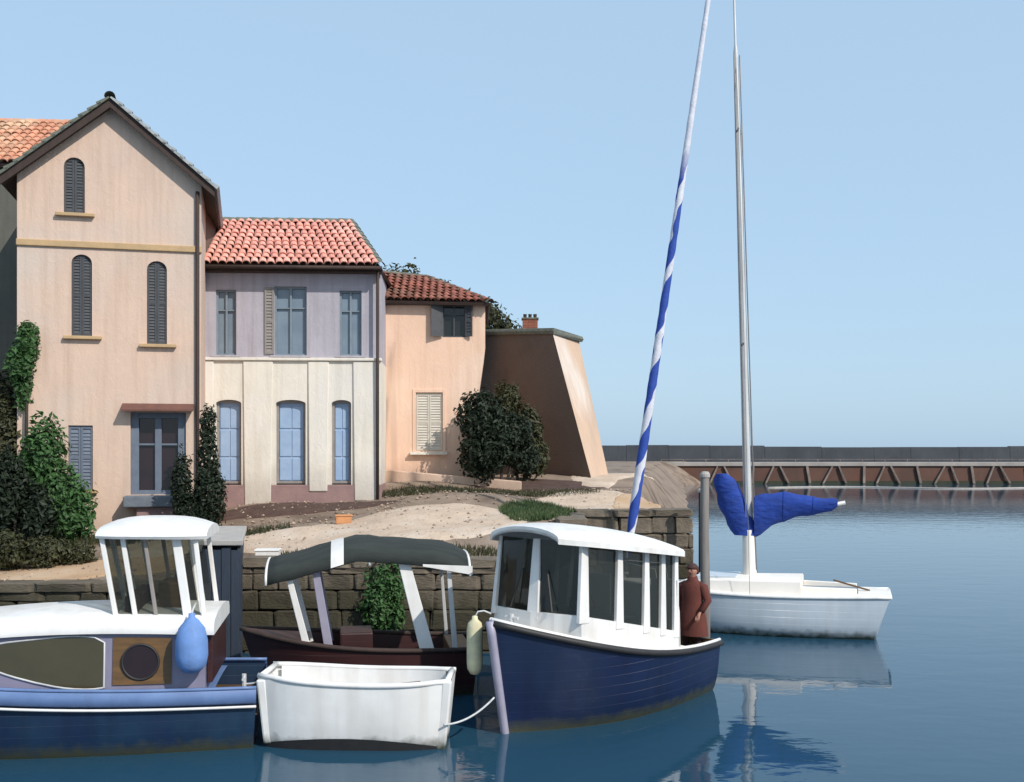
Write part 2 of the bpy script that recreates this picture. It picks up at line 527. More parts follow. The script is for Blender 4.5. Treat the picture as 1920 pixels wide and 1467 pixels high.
def thing(name, label, cat, loc=(0, 0, 0), rz=0.0, group=None):
    o = bpy.data.objects.new(name, None)
    o.empty_display_size = 0.2
    col.objects.link(o)
    o.location = loc
    o.rotation_euler = (0, 0, rz)
    return tag(o, label, cat, group)


def carve(mb, cutters, mats, name):
    """wall mesh with real openings cut through"""
    a = bpy.data.objects.new('tmp_a', mb.mesh('tmp_a', mats)); col.objects.link(a)
    b = bpy.data.objects.new('tmp_b', cutters.mesh('tmp_b', mats)); col.objects.link(b)
    md = a.modifiers.new('cut', 'BOOLEAN'); md.object = b; md.operation = 'DIFFERENCE'; md.solver = 'EXACT'
    dg = bpy.context.evaluated_depsgraph_get(); dg.update()
    me = bpy.data.meshes.new_from_object(a.evaluated_get(dg))
    me.name = name
    bpy.data.objects.remove(a); bpy.data.objects.remove(b)
    return me


def arch_poly(x0, x1, z0, z1, rise, n=10):
    """opening outline: flat sill, arched head"""
    pts = [(x0, z0), (x1, z0)]
    cx, hw = (x0 + x1) / 2, (x1 - x0) / 2
    if rise <= 0:
        return pts + [(x1, z1), (x0, z1)]
    for k in range(n + 1):
        a = math.pi * k / n
        pts.append((cx + hw * math.cos(a), z1 - rise + rise * math.sin(a)))
    return pts


def shutter_leaf(x0, x1, z0, z1, y, rise_fn=None, louvre=0.10):
    """louvred leaf: stiles, rails and slanted slats as one mesh (face towards -y)"""
    mb = MB()
    t, st = 0.045, 0.055
    mb.box(x0, x0 + st, y, y + t, z0, z1)
    mb.box(x1 - st, x1, y, y + t, z0, z1)
    for zz in (z0, (z0 + z1) / 2 - .04, z1 - .08):
        mb.box(x0 + st, x1 - st, y + .001, y + t - .001, zz, zz + .08)
    z = z0 + .08
    mb.box(x0 + st, x1 - st, y + t * .7, y + t * .9, z0 + .02, z1 - .02)
    while z < z1 - .1:
        mb.add([(x0 + st, y + .006, z), (x1 - st, y + .006, z), (x1 - st, y + .034, z + louvre * .9), (x0 + st, y + .034, z + louvre * .9)],
               [(0, 1, 2, 3)])
        z += louvre
    return mb


def clip_top(me_mb, cx, hw, z1, rise):
    """bend the head of a leaf into the arch of its opening"""
    out = []
    for x, y, z in me_mb.v:
        k = min(1, abs(x - cx) / hw)
        top = z1 - rise + rise * math.sqrt(max(0, 1 - k * k)) - .01
        out.append((x, y, min(z, top)))
    me_mb.v = out
    return me_mb


def tile_field(el, er, rl, rr, cw=0.26, rh=0.40, rad=0.10, wob=0.012):
    """courses of barrel tiles over a roof plane: eave left/right, ridge left/right"""
    el, er, rl, rr = map(Vector, (el, er, rl, rr))
    mb = MB()
    h = ((rl + rr) / 2 - (el + er) / 2).length
    nr = max(2, round(h / rh))
    nrm = (er - el).cross(rl - el).normalized()
    if nrm.z < 0: nrm = -nrm
    rnd = random.Random(5)
    for i in range(nr):
        a0, a1 = i / nr, min(1.0, (i + 1.25) / nr)
        L0, R0 = el.lerp(rl, a0), er.lerp(rr, a0)
        L1, R1 = el.lerp(rl, a1), er.lerp(rr, a1)
        w = (R0 - L0).length
        nc = max(1, int(w / cw))
        along = (R0 - L0).normalized()
        for j in range(nc):
            u = (j + .5) / nc
            p0 = L0.lerp(R0, u)
            p1 = p0 + (L1.lerp(R1, .5) - L0.lerp(R0, .5))
            # keep inside the sloping sides
            s1 = (p1 - L1).dot(along); w1 = (R1 - L1).length
            if s1 < -.1 or s1 > w1 + .1:
                continue
            off = nrm * (0.045 + rnd.uniform(-wob, wob))
            sh = along * rnd.uniform(-wob, wob)
            rows = []
            for p, rr_, lift in ((p0, rad * 1.06, 0.035), (p1, rad * .9, 0.0)):
                rows.append([p + off + sh + nrm * lift + along * math.cos(math.pi * k / 5) * rr_ * 1.25 + nrm * math.sin(math.pi * k / 5) * rr_ for k in range(6)])
            mb.grid(rows)
            # thick lower lip
            mb.add([rows[0][k] for k in range(6)] + [rows[0][k] - nrm * .03 for k in range(6)], [(k, k + 1, k + 7, k + 6) for k in range(5)])
    return mb


def slab(el, er, rl, rr, t):
    """roof board below the tiles"""
    el, er, rl, rr = map(Vector, (el, er, rl, rr))
    n = (er - el).cross(rl - el).normalized()
    if n.z < 0: n = -n
    mb = MB()
    mb.hexa([el - n * t, er - n * t, rr - n * t, rl - n * t, el, er, rr, rl])
    return mb


def ridge_caps(a, b, r=0.13, step=0.42):
    a, b = Vector(a), Vector(b)
    mb = MB()
    n = max(1, round((b - a).length / step))
    t = (b - a).normalized()
    sx = t.cross(Vector((0, 0, 1))).normalized()
    up = sx.cross(t).normalized()
    for i in range(n):
        p0, p1 = a.lerp(b, i / n), a.lerp(b, (i + 1.15) / n)
        rows = []
        for p, q in ((p0, r * 1.08), (p1, r * .92)):
            rows.append([p + sx * math.cos(math.pi * k / 6) * q + up * (math.sin(math.pi * k / 6) * q) for k in range(7)])
        mb.grid(rows)
    return mb


def leaves(blobs, n, size, seed=1, shell=0.55, up=0.3, stretch=1.0):
    """leaf-sized faces spread through ellipsoids (cx,cy,cz,rx,ry,rz)"""
    rnd = random.Random(seed)
    mb = MB()
    vol = [b[3] * b[4] * b[5] for b in blobs]
    for _ in range(n):
        b = rnd.choices(blobs, vol)[0]
        d = Vector((rnd.gauss(0, 1), rnd.gauss(0, 1), rnd.gauss(0, 1))).normalized()
        rad = shell + (1 - shell) * rnd.random() ** .6
        if rnd.random() < .10: rad *= rnd.uniform(1.0, 1.28)
        if noise.noise(d * 2.6 + Vector((b[0], b[1], seed * 1.3))) < -.28 and rad > .72: rad *= .72
        wob = 1 + .34 * noise.noise(Vector((d.x * 2.1 + b[0], d.y * 2.1 + b[1], d.z * 2.1 + b[2] + seed))) \
                + .16 * noise.noise(Vector((d.x * 5 + b[0], d.y * 5 + b[1], d.z * 5 + seed)))
        p = Vector((b[0] + d.x * b[3] * rad * wob, b[1] + d.y * b[4] * rad * wob, b[2] + d.z * b[5] * rad * wob))
        nn = (d + Vector((rnd.gauss(0, .6), rnd.gauss(0, .6), rnd.gauss(0, .6) + up))).normalized()
        t = nn.cross(Vector((rnd.gauss(0, 1), rnd.gauss(0, 1), rnd.gauss(0, 1)))).normalized()
        w = nn.cross(t)
        s_ = size * rnd.uniform(.45, 1.5)
        mb.add([p - t * s_, p + w * s_ * .45 + nn * s_ * .12, p + t * s_ * stretch, p - w * s_ * .45 + nn * s_ * .12], [(0, 1, 2, 3)])
    return mb


# ------------------------------------------------------------------ water and land
W = 2600
o = MB().add([(-W, -60, 0), (W, -60, 0), (W, 3000, 0), (-W, 3000, 0)], [(0, 1, 2, 3)]).build('water', M['water'])
tag(o, kind='structure')

SHORE = [(-60, 23.95), (-7.5, 23.95), (0, 23.95), (1.55, 23.95), (1.75, 30.3), (5.1, 30.5), (5.7, 34), (8.6, 50), (13.4, 80), (22, 136), (30, 150), (30, 190), (-60, 190)]
SLOPE = [20, 20, 20, 20, 20, 6, 2, 1.2, 1.0, .8, .8, .8, .8]
CTRL = [(-13, 25.5, 1.45), (-11, 30, 2.15), (-7, 34, 2.85), (-3, 37, 3.52), (1, 41, 3.58), (-6.3, 26.5, 2.05), (-5.5, 29, 2.45), (-2.3, 27.5, 2.45),
        (-2.3, 30, 2.85), (-1.5, 33, 3.2), (2, 30.6, 2.72), (3.5, 30.6, 2.7), (4.8, 30.6, 2.7), (3, 35.5, 3.2), (1.0, 29, 2.7), (3.5, 41, 3.5), (8, 52, 3.3), (15, 100, 3.2), (-20, 30, 2.0),
        (-20, 42, 2.6), (-5.2, 24.3, 1.95), (-3.5, 24.3, 1.95), (-1.5, 24.3, 1.97), (.5, 24.3, 2.0), (1.4, 24.3, 2.0), (-8.6, 24.3, 1.45), (-10.5, 24.3, 1.45), (-12.5, 24.3, 1.45), (-15, 24.3, 1.45), (-18, 24.3, 1.45), (-8, 45, 3.2), (20, 140, 3.0), (-8.5, 29, 2.2), (-16, 26, 1.5)]


def gz_many(X, Y):
    X = np.asarray(X, float); Y = np.asarray(Y, float)
    num = np.zeros_like(X); den = np.zeros_like(X)
    for cx, cy, cz in CTRL:
        w = 1.0 / ((X - cx) ** 2 + (Y - cy) ** 2 + .6) ** 1.6
        num += w * cz; den += w
    P = num / den
    inside = np.zeros(X.shape, bool)
    lim = np.full(X.shape, 1e9); dmin = np.full(X.shape, 1e9)
    n = len(SHORE)
    for i in range(n):
        (x0, y0), (x1, y1) = SHORE[i], SHORE[(i + 1) % n]
        dx, dy = x1 - x0, y1 - y0
        t = np.clip(((X - x0) * dx + (Y - y0) * dy) / (dx * dx + dy * dy), 0, 1)
        d = np.hypot(X - x0 - t * dx, Y - y0 - t * dy)
        lim = np.minimum(lim, d * SLOPE[i]); dmin = np.minimum(dmin, d)
        c = ((y0 > Y) != (y1 > Y))
        with np.errstate(divide='ignore', invalid='ignore'):
            xi = (x1 - x0) * (Y - y0) / (y1 - y0 if y1 != y0 else 1e-9) + x0
        inside ^= c & (X < xi)
    wob = .06 * np.sin(X * 1.7 + Y * .9) * np.sin(Y * 1.3 - X * .6) + .05 * np.sin(X * 4.1 + 1) * np.sin(Y * 3.7)
    z_in = np.minimum(P + .25 * wob, -.25 + lim + wob)
    return np.where(inside, z_in, -.25 - dmin * .5)


def gz(x, y):
    return float(gz_many(np.array([x]), np.array([y]))[0])


xs = np.concatenate([np.arange(-60, -16, 3.0), np.arange(-16, 10, .28), np.arange(10, 45, 2.0)])
ys = np.concatenate([np.arange(20, 46, .28), np.arange(46, 195, 3.0)])
XX, YY = np.meshgrid(xs, ys)
ZZ = gz_many(XX, YY)
rows = [[(XX[i, j], YY[i, j], ZZ[i, j]) for j in range(len(xs))] for i in range(len(ys))]
ground = MB().grid(rows).build('ground', M['earth'], smooth=True)
tag(ground, kind='structure')


def drape(name, cx, cy, rx, ry, mat_, dz=.03, seed=0, rot=0.0):
    rows = []
    nr, ns = 14, 64
    for i in range(nr + 1):
        row = []
        for k in range(ns + 1):
            a = 2 * math.pi * (k % ns) / ns
            w = 1 + .22 * noise.noise(Vector((math.cos(a) * 1.6, math.sin(a) * 1.6, seed * 3.1))) + .07 * noise.noise(Vector((math.cos(a) * 6, math.sin(a) * 6, seed * 1.7)))
            r = (i / nr) * w
            x, y = rx * r * math.cos(a), ry * r * math.sin(a)
            x, y = cx + x * math.cos(rot) - y * math.sin(rot), cy + x * math.sin(rot) + y * math.cos(rot)
            row.append((x, y, gz(x, y) + (dz if i < nr else -.03)))
        rows.append(row)
    return tag(MB().grid(rows).build(name, mat_, smooth=True), kind='structure')


drape('sand_patch', -5.5, 27.2, 1.95, 1.6, M['sand'], .035, 1)
drape('sand_patch', -2.3, 28.9, 3.1, 2.5, M['sand'], .035, 2, .12)
drape('sand_patch', 2.35, 32.9, 1.6, 2.1, M['sand'], .035, 3)
drape('sand_patch', 3.85, 32.6, .75, 1.8, M['orange_sand'], .045, 4, -.1)
drape('sand_path', -12.2, 25.9, 4.4, 1.25, M['orange_sand'], .03, 5)
drape('sand_patch', -9.0, 27.4, 1.7, .9, M['sand'], .035, 6)
drape('sand_path', 5.0, 50, 1.7, 13, M['sand'], .05, 7, -.17)

drape('soil_bed', -6.6, 32.6, 3.2, .85, M['soil'], .04, 12, .12)
drape('soil_bed', .5, 37.2, 3.0, 1.7, M['soil'], .04, 11)

# quay wall of rough blocks with coping
st_mesh = []
for k in range(8):
    b_ = bmesh.new()
    bmesh.ops.create_cube(b_, size=1)
    bmesh.ops.bevel(b_, geom=b_.edges[:] , offset=.09, segments=1, affect='EDGES')
    q_ = random.Random(k)
    for v in b_.verts:
        v.co += Vector((q_.uniform(-.035, .035), q_.uniform(-.06, .06), q_.uniform(-.045, .045)))
    me = bpy.data.meshes.new('stone')
    b_.to_mesh(me); b_.free()
    me.materials.append(M['stone'])
    st_mesh.append(me)


def wall_run(a, b, top, seed):
    rnd = random.Random(seed)
    a, b = Vector(a), Vector(b)
    d = (b - a); Lr = d.length; d.normalize()
    ang = math.atan2(d.y, d.x)
    ch_ = .42
    z = -.45
    while z < top - .2:
        h = min(ch_ * rnd.uniform(.85, 1.15), top - .16 - z)
        if top - .16 - z - h < .12: h = top - .16 - z
        t = -rnd.uniform(0, .5)
        while t < Lr:
            w = rnd.uniform(.5, 1.05)
            t0, t1 = max(t, 0), min(t + w, Lr)
            if t1 - t0 > .08:
                p = a + d * (t0 + t1) / 2
                o = link('stone', st_mesh[rnd.randrange(8)], ground)
                o.location = (p.x, p.y, z + h / 2)
                o.scale = ((t1 - t0) * .985, .42 + rnd.uniform(-.05, .03), h * .97)
                o.rotation_euler = (0, 0, ang + rnd.uniform(-.015, .015))
            t += w
        z += h
        if h < .13: break
    t = 0
    while t < Lr - .05:
        w = min(rnd.uniform(.8, 1.3), Lr - t)
        p = a + d * (t + w / 2)
        o = link('coping_stone', st_mesh[rnd.randrange(8)], ground)
        n_ = Vector((-d.y, d.x, 0)) * .14
        o.location = (p.x + n_.x, p.y + n_.y, top - .06 + rnd.uniform(-.012, .012))
        o.scale = (w * .985, .78, .21)
        o.rotation_euler = (0, 0, ang)
        t += w


wall_run((-15.5, 23.92, 0), (-7.6, 23.92, 0), 1.5, 1)
wall_run((-6.05, 23.92, 0), (1.5, 23.92, 0), 2.05, 2)
wall_run((1.60, 23.72, 0), (1.68, 27.2, 0), 2.08, 3)
wall_run((1.69, 27.2, 0), (1.78, 30.2, 0), 2.7, 4)
wall_run((1.8, 30.3, 0), (5.15, 30.5, 0), 2.78, 5)


def grass_patch(name, cx, cy, rx, ry, n, h, seed, label, mat_='grass'):
    rnd = random.Random(seed)
    P = []
    while len(P) < n:
        a, r = rnd.uniform(0, 6.283), math.sqrt(rnd.random())
        w = 1 + .3 * noise.noise(Vector((math.cos(a) * 1.7, math.sin(a) * 1.7, seed)))
        P.append((cx + rx * r * w * math.cos(a), cy + ry * r * w * math.sin(a)))
    Z = gz_many([p[0] for p in P], [p[1] for p in P])
    mb = MB()
    for (x, y), z in zip(P, Z):
        a = rnd.uniform(0, 6.283); hh = h * rnd.uniform(.5, 1.3); w = .018
        dx, dy = math.cos(a) * w, math.sin(a) * w
        lx, ly = rnd.gauss(0, .35) * hh, rnd.gauss(0, .35) * hh
        mb.add([(x - dx, y - dy, z - .02), (x + dx, y + dy, z - .02), (x + lx, y + ly, z + hh)], [(0, 1, 2)])
    return tag(mb.build(name, M[mat_]), label, 'grass', kind='stuff')


grass_patch('grass', .7, 30.2, 1.1, 2.4, 7000, .16, 4, 'short green grass on the rise between two pale sand patches')
grass_patch('weeds', -2.9, 25.3, 3.2, .7, 2200, .14, 8, 'sparse olive weeds along the quay edge behind the canopied launch', 'leaf_olive')
grass_patch('weeds', -9.4, 28.6, 3.0, .8, 2500, .18, 9, 'low weeds at the foot of the tall peach house', 'leaf_olive')
grass_patch('weeds', -1.0, 34.5, 4.2, .8, 4000, .12, 10, 'brown-green weeds along the foot of the apricot house', 'leaf_olive')

gv = MB()
rnd = random.Random(21)
GX = [rnd.uniform(-14, 5.0) for _ in range(2600)]
GY = [rnd.uniform(24.4, 36) for _ in range(2600)]
GZ = gz_many(GX, GY)
for x, y, z in zip(GX, GY, GZ):
    if z < 1.2: continue
    r = .018 + .045 * rnd.random() ** 3
    a = rnd.uniform(0, 3)
    ca, sa__ = math.cos(a) * r * rnd.uniform(.8, 1.6), math.sin(a) * r
    z += .03
    gv.add([(x + ca, y + sa__, z), (x - sa__, y + ca, z), (x - ca, y - sa__, z), (x + sa__, y - ca, z), (x, y, z + r * .8), (x, y, z - r)],
           [(0, 1, 4), (1, 2, 4), (2, 3, 4), (3, 0, 4), (1, 0, 5), (2, 1, 5), (3, 2, 5), (0, 3, 5)])
tag(gv.build('gravel', M['gravel']), 'loose gravel strewn over the quay ground', 'gravel', kind='stuff')

# ------------------------------------------------------------------ houses
def window_frame(parent, x0, x1, z0, z1, y, m, w=.06, name='frame', mull=True, rail=True):
    mb = MB()
    mb.box(x0, x0 + w, y, y + .07, z0, z1)
    mb.box(x1 - w, x1, y, y + .07, z0, z1)
    mb.box(x0 + w, x1 - w, y, y + .07, z0, z0 + w)
    mb.box(x0 + w, x1 - w, y, y + .07, z1 - w, z1)
    if mull:
        c = (x0 + x1) / 2
        mb.box(c - w * .5, c + w * .5, y - .004, y + .066, z0 + w, z1 - w)
    if rail:
        c = z0 + (z1 - z0) * .68
        mb.box(x0 + w, x1 - w, y + .006, y + .06, c, c + w * .6)
    return mb.build(name, m, parent)


def arched_shutters(house, x0, x1, z0, z1, rise, y, m, frame_m):
    """closed pair of louvred leaves in an arched opening"""
    win = MB().prism(arch_poly(x0, x1, z0, z1, rise), y + .07, y + .10).build('window', M['dark_glass'], house)
    cx, hw = (x0 + x1) / 2, (x1 - x0) / 2
    for a, b in ((x0 + .005, cx - .004), (cx + .004, x1 - .005)):
        lf = clip_top(shutter_leaf(a, b, z0 + .01, z1 - .005, y, louvre=.085), cx, hw, z1, rise)
        lf.build('shutter', m, win)
    return win


def sill(house, x0, x1, z, m=None, out=.14, t=.09):
    return MB().box(x0, x1, -out, .12, z - t, z).build('sill', m or M['ochre'], house, bevel=.012)


# tall peach house, gable to the harbour
h1 = thing('peach_townhouse', 'tall narrow peach rendered house with dark gable roof and slit shutters', 'house', (-11.28, 30.0, 2.1), R(14))
gw, ge, gp, gd = 2.44, 10.05, 12.05, 8.0           # half width, eave, peak, depth
body = MB().prism([(-gw, -1.2), (gw, -1.2), (gw, ge), (0.02, gp), (-gw, ge)], 0, gd)
ops = [(-1.24, -.69, 9.02, 10.58, .26), (-1.04, -.50, 5.60, 7.88, .24), (.96, 1.50, 5.42, 7.78, .24)]
cut = MB()
for a, b, c, d, r in ops:
    cut.prism(arch_poly(a, b, c, d, r), -.2, .22)
cut.box(.52, 2.02, -.2, .30, 1.15, 3.48)
cut.box(-1.12, -.48, -.2, .2, 1.30, 3.10)
link('wall', carve(body, cut, [M['peach']], 'wall'), h1)
for a, b, c, d, r in ops:
    arched_shutters(h1, a, b, c, d, r, .06, M['shutter'], M['shutter'])
    sill(h1, a - .2, b + .26, c - .005)
# lower shuttered window
wv = MB().box(-1.12, -.48, .13, .16, 1.30, 3.10).build('window', M['dark_glass'], h1)
for a, b in ((-1.115, -.805), (-.795, -.485)):
    shutter_leaf(a, b, 1.31, 3.09, .05).build('shutter', M['blue_shutter'], wv)
sill(h1, -1.25, -.35, 1.295)
# big double window with rust lintel and stone ledge
fw = MB().box(.52, 2.02, .22, .24, 1.15, 3.48).build('window', M['maroon_glass'], h1)
MB().box(.52, .74, .08, .2, 1.15, 3.48).box(1.80, 2.02, .08, .2, 1.15, 3.48).box(.74, 1.8, .08, .2, 3.32, 3.48).box(.74, 1.8, .08, .2, 1.15, 1.27) \
    .build('frame', M['blue_shutter'], fw, bevel=.008)
MB().box(1.17, 1.35, .10, .19, 1.27, 3.32).build('mullion', M['blue_shutter'], fw, bevel=.008)
for a in (.74, 1.35):
    MB().box(a, a + .43, .13, .17, 2.55, 2.60).build('glazing_bar', M['blue_shutter'], fw)
MB().hexa([(.30, -.42, 3.50), (2.24, -.42, 3.50), (2.24, .02, 3.62), (.30, .02, 3.62), (.30, -.42, 3.56), (2.24, -.42, 3.56), (2.24, .02, 3.74), (.30, .02, 3.74)]) \
    .build('lintel_hood', M['lintel'], h1, bevel=.01)
MB().box(.38, 2.2, -.62, .1, .82, 1.13).build('ledge', M['grey_stone'], h1, bevel=.03)
MB().box(.72, 2.12, -.46, .02, -1.0, .82).build('ledge_base', M['mauve_stone'], h1, bevel=.02)
MB().box(-gw - .02, gw + .02, -.07, .03, 8.06, 8.24).build('string_course', M['ochre'], h1, bevel=.02)
MB().tube([(gw - .10, -.08, ge - .25), (gw - .10, -.08, 4.0), (gw - .10, -.08, -.6)], .055, 8).build('downpipe', M['dark_wood'], h1, smooth=True)
for s_ in (-1, 1):
    e = Vector((s_ * (gw + .38), 0, ge - (gp - ge) / gw * .38 + .12))
    p = Vector((0.02, 0, gp + .14))
    rf = MB()
    for k, (y0, y1) in enumerate([(-.30, gd + .2)]):
        rf.hexa([(e.x, y0, e.z - .16), (p.x, y0, p.z - .16), (p.x, y1, p.z - .16), (e.x, y1, e.z - .16), (e.x, y0, e.z), (p.x, y0, p.z), (p.x, y1, p.z), (e.x, y1, e.z)])
    roof = rf.build('roof', M['dark_wood'], h1)
    # bargeboard
    MB().hexa([(e.x, -.35, e.z - .24), (p.x, -.35, p.z - .24), (p.x, -.302, p.z - .24), (e.x, -.302, e.z - .24),
               (e.x, -.35, e.z + .0), (p.x, -.35, p.z + .0), (p.x, -.302, p.z + .0), (e.x, -.302, e.z + .0)]).build('bargeboard', M['dark_wood'], roof)
    # slate courses, their ends showing along the verge
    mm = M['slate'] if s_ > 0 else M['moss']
    sd = MB()
    d = p - e
    n = 12
    nrm = Vector((-d.z, 0, d.x)).normalized()
    if nrm.z < 0: nrm = -nrm
    for i in range(n):
        a0 = e + d * (i / n) - d * .02 + nrm * .12
        a1 = e + d * min(1, (i + 1.1) / n) + nrm * .05
        a0b, a1b = a0 - nrm * .11, a1 - nrm * .045
        y0, y1 = -.43, gd + .22
        sd.hexa([(a0b.x, y0, a0b.z), (a1b.x, y0, a1b.z), (a1b.x, y1, a1b.z), (a0b.x, y1, a0b.z), (a0.x, y0, a0.z), (a1.x, y0, a1.z), (a1.x, y1, a1.z), (a0.x, y1, a0.z)])
    tag(sd.build('roof_slates', mm, roof), kind='stuff')
tag(ridge_caps((0.02, -.45, gp + .17), (0.02, gd, gp + .17), .14, .5).build('ridge_tiles', M['moss'], h1), kind='stuff')

# neighbour with the orange roof, cut by the left edge of the picture
h0 = thing('orange_roofed_house', 'house with orange tiled roof behind the peach gable, shaded wall', 'house', (-17.4, 33.2, 2.0), R(4))
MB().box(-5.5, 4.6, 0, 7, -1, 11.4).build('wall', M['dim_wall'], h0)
el, er, rl, rr = (-5.8, -.35, 11.35), (4.8, -.35, 11.35), (-5.8, 3.4, 13.75), (4.8, 3.4, 13.75)
slab(el, er, rl, rr, .1).build('roof', M['dark_wood'], h0)
slab((-5.8, 7.3, 11.35), (4.8, 7.3, 11.35), rl, rr, .1).build('roof', M['dark_wood'], h0)
tag(tile_field(el, er, rl, rr, .27, .42).build('roof_tiles', M['tile_orange'], h0), kind='stuff')
tag(ridge_caps(rl, rr, .15).build('ridge_tiles', M['tile_orange'], h0), kind='stuff')

# white and lavender house
h2 = thing('lavender_and_cream_house', 'two storey house, lavender grey above cream piers, with salmon hipped roof', 'house', (-7.15, 34.0, 2.75), R(3))
hw2, ev, mid = 2.93, 7.55, 4.62
up = MB().box(-hw2, hw2, 0, 7, mid, ev)
cut = MB()
upw = [(-2.26, -1.62), (-.42, .60), (1.64, 2.34)]
for a, b in upw:
    cut.box(a, b, -.3, .24, mid + .16, 6.86 if a != -.42 else 6.98)
link('upper_wall', carve(up, cut, [M['lavender']], 'upper_wall'), h2)
for a, b in upw:
    t = 6.86 if a != -.42 else 6.98
    w_ = MB().box(a, b, .17, .19, mid + .16, t).build('window', M['blue_glass'], h2)
    window_frame(w_, a, b, mid + .16, t, .09, M['grey_shutter'], .06)
    MB().box(a - .12, b + .12, -.08, .1, mid + .10, mid + .158).build('sill', M['lavender'], w_)
sh = shutter_leaf(-.72, -.43, mid + .2, 6.95, -.05)
sh.build('shutter', M['taupe'], h2)
lo = MB().box(-hw2 - .02, hw2 + .02, -.10, 7, .66, mid)
cut = MB()
lw = [(-2.24, -1.44), (-.36, .58), (1.40, 2.02)]
for a, b in lw:
    cut.prism(arch_poly(a, b, .5, 3.36, .12), -.5, .22)
link('lower_wall', carve(lo, cut, [M['cream']], 'lower_wall'), h2)
for a, b in lw:
    dd = MB().box(a, b, .15, .19, .72, 3.36).build('door', M['sky_shutter'], h2)
    window_frame(dd, a + .002, b - .002, .7, 3.34, .06, M['taupe'], .075, rail=False, mull=False)
    c = (a + b) / 2
    for u0, u1 in ((a + .09, c - .012), (c + .012, b - .09)):
        for z0, z1 in ((.8, 1.5), (1.56, 2.4), (2.46, 3.16)):
            MB().box(u0, u1, .125, .155, z0, z1).build('door_panel', M['sky_shutter'], dd, bevel=.012)
for x0, x1, zb in ((-2.88, -2.30, .3), (-1.38, -.44, -.15), (.66, 1.32, .45), (2.08, 2.90, .15)):
    cx, hw_ = (x0 + x1) / 2, (x1 - x0) / 2
    MB().hexa([(cx - hw_ * .86, -.20, zb), (cx + hw_ * .86, -.20, zb), (cx + hw_ * .86, -.095, zb), (cx - hw_ * .86, -.095, zb),
               (cx - hw_, -.15, mid - .03), (cx + hw_, -.15, mid - .03), (cx + hw_, -.095, mid - .03), (cx - hw_, -.095, mid - .03)]).build('pilaster', M['cream'], h2, bevel=.025)
MB().box(-hw2 - .06, hw2 + .06, -.2, .1, mid - .02, mid + .075).build('string_course', M['cream'], h2, bevel=.02)
MB().box(-hw2 - .05, hw2 + .05, -.16, 7, -1.2, .655).build('plinth', M['mauve_stone'], h2, bevel=.02)
MB().box(-hw2 - .1, hw2 + .1, -.3, .1, ev - .16, ev - .02).build('cornice', M['dark_wood'], h2, bevel=.02)
el, er, rl, rr = (-hw2 + .35, -.5, ev), (hw2 + .05, -.5, ev), (-hw2 + .35, 2.7, ev + 2.05), (1.75, 2.7, ev + 2.05)
slab(el, er, rl, rr, .1).build('roof', M['dark_wood'], h2)
slab((hw2 + .05, -.5, ev), (hw2 + .3, 6.6, ev), rr, (1.75, 3.6, ev + 2.05), .1).build('roof', M['dark_wood'], h2)
slab((hw2 + .3, 6.6, ev), (-hw2 + .35, 6.6, ev), (1.75, 3.6, ev + 2.05), (-hw2 + .35, 3.6, ev + 2.05), .1).build('roof', M['dark_wood'], h2)
tag(tile_field(el, er, rl, rr, .25, .36, .095).build('roof_tiles', M['tile_red'], h2), kind='stuff')
tag(ridge_caps(rl, rr, .15).build('ridge_tiles', M['moss'], h2), kind='stuff')
tag(ridge_caps(er, rr, .15).build('hip_tiles', M['moss'], h2), kind='stuff')
MB().tube([(hw2 - .06, -.26, ev - .1), (hw2 - .06, -.26, 3.0), (hw2 - .06, -.26, .1)], .05, 8).build('downpipe', M['dark_wood'], h2, smooth=True)
MB().tube([(-hw2 + .3, -.56, ev - .05), (hw2 + .1, -.56, ev - .05)], .06, 8).build('gutter', M['dark_wood'], h2, smooth=True)
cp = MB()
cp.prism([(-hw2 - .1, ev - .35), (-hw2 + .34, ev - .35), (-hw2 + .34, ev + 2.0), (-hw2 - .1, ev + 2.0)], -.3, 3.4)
cp.build('roof_shadow_block', M['shade_brown'], h2)  # added brown block standing in for a shadow across the roof
MB().box(-hw2 - .16, -hw2 + .40, -.36, 3.46, ev + 2.0, ev + 2.12).build('coping', M['moss'], h2, bevel=.02)  # mossy top of the added shadow block

# apricot house
h3 = thing('apricot_house', 'apricot rendered cottage with dull red roof and one dark upper window', 'house', (-2.83, 37.0, 3.45), R(2))
hw3, ev3 = 1.9, 6.22
bd = MB().prism([(-hw3, -1), (hw3 - .5, -1), (hw3 - .35, 1.2), (hw3 - .2, 3.2), (hw3, 4.6), (hw3, ev3), (-hw3, ev3)], 0, 6)
cut = MB().box(.42, 1.22, -.3, .25, 4.98, 6.1).box(-.50, .42, -.3, .2, 1.05, 3.05)
link('wall', carve(bd, cut, [M['apricot']], 'wall'), h3)
w_ = MB().box(.42, 1.22, .14, .16, 4.98, 6.1).build('window', M['dark_glass'], h3)
window_frame(w_, .42, 1.22, 4.98, 6.1, .06, M['shutter'], .05)
lf = shutter_leaf(0, .42, 5.0, 6.08, 0)
o = lf.build('shutter', M['shutter'], h3); o.location = (.42, -.04, 0); o.rotation_euler = (0, 0, R(180 + 18))
o = shutter_leaf(0, .26, 5.0, 6.08, 0).build('shutter', M['shutter'], h3); o.location = (1.2, -.06, 0); o.rotation_euler = (0, 0, R(-20))
w_ = MB().box(-.5, .42, .13, .16, 1.05, 3.05).build('window', M['cream'], h3)
for a, b in ((-.49, -.045), (-.035, .41)):
    shutter_leaf(a, b, 1.06, 3.04, .04, louvre=.09).build('shutter', M['cream_shutter'], w_)
MB().box(-.62, -.505, -.03, .04, 1.0, 3.18).box(.425, .54, -.03, .04, 1.0, 3.18).box(-.505, .425, -.03, .04, 3.06, 3.18).build('surround', M['apricot'], h3, bevel=.01)
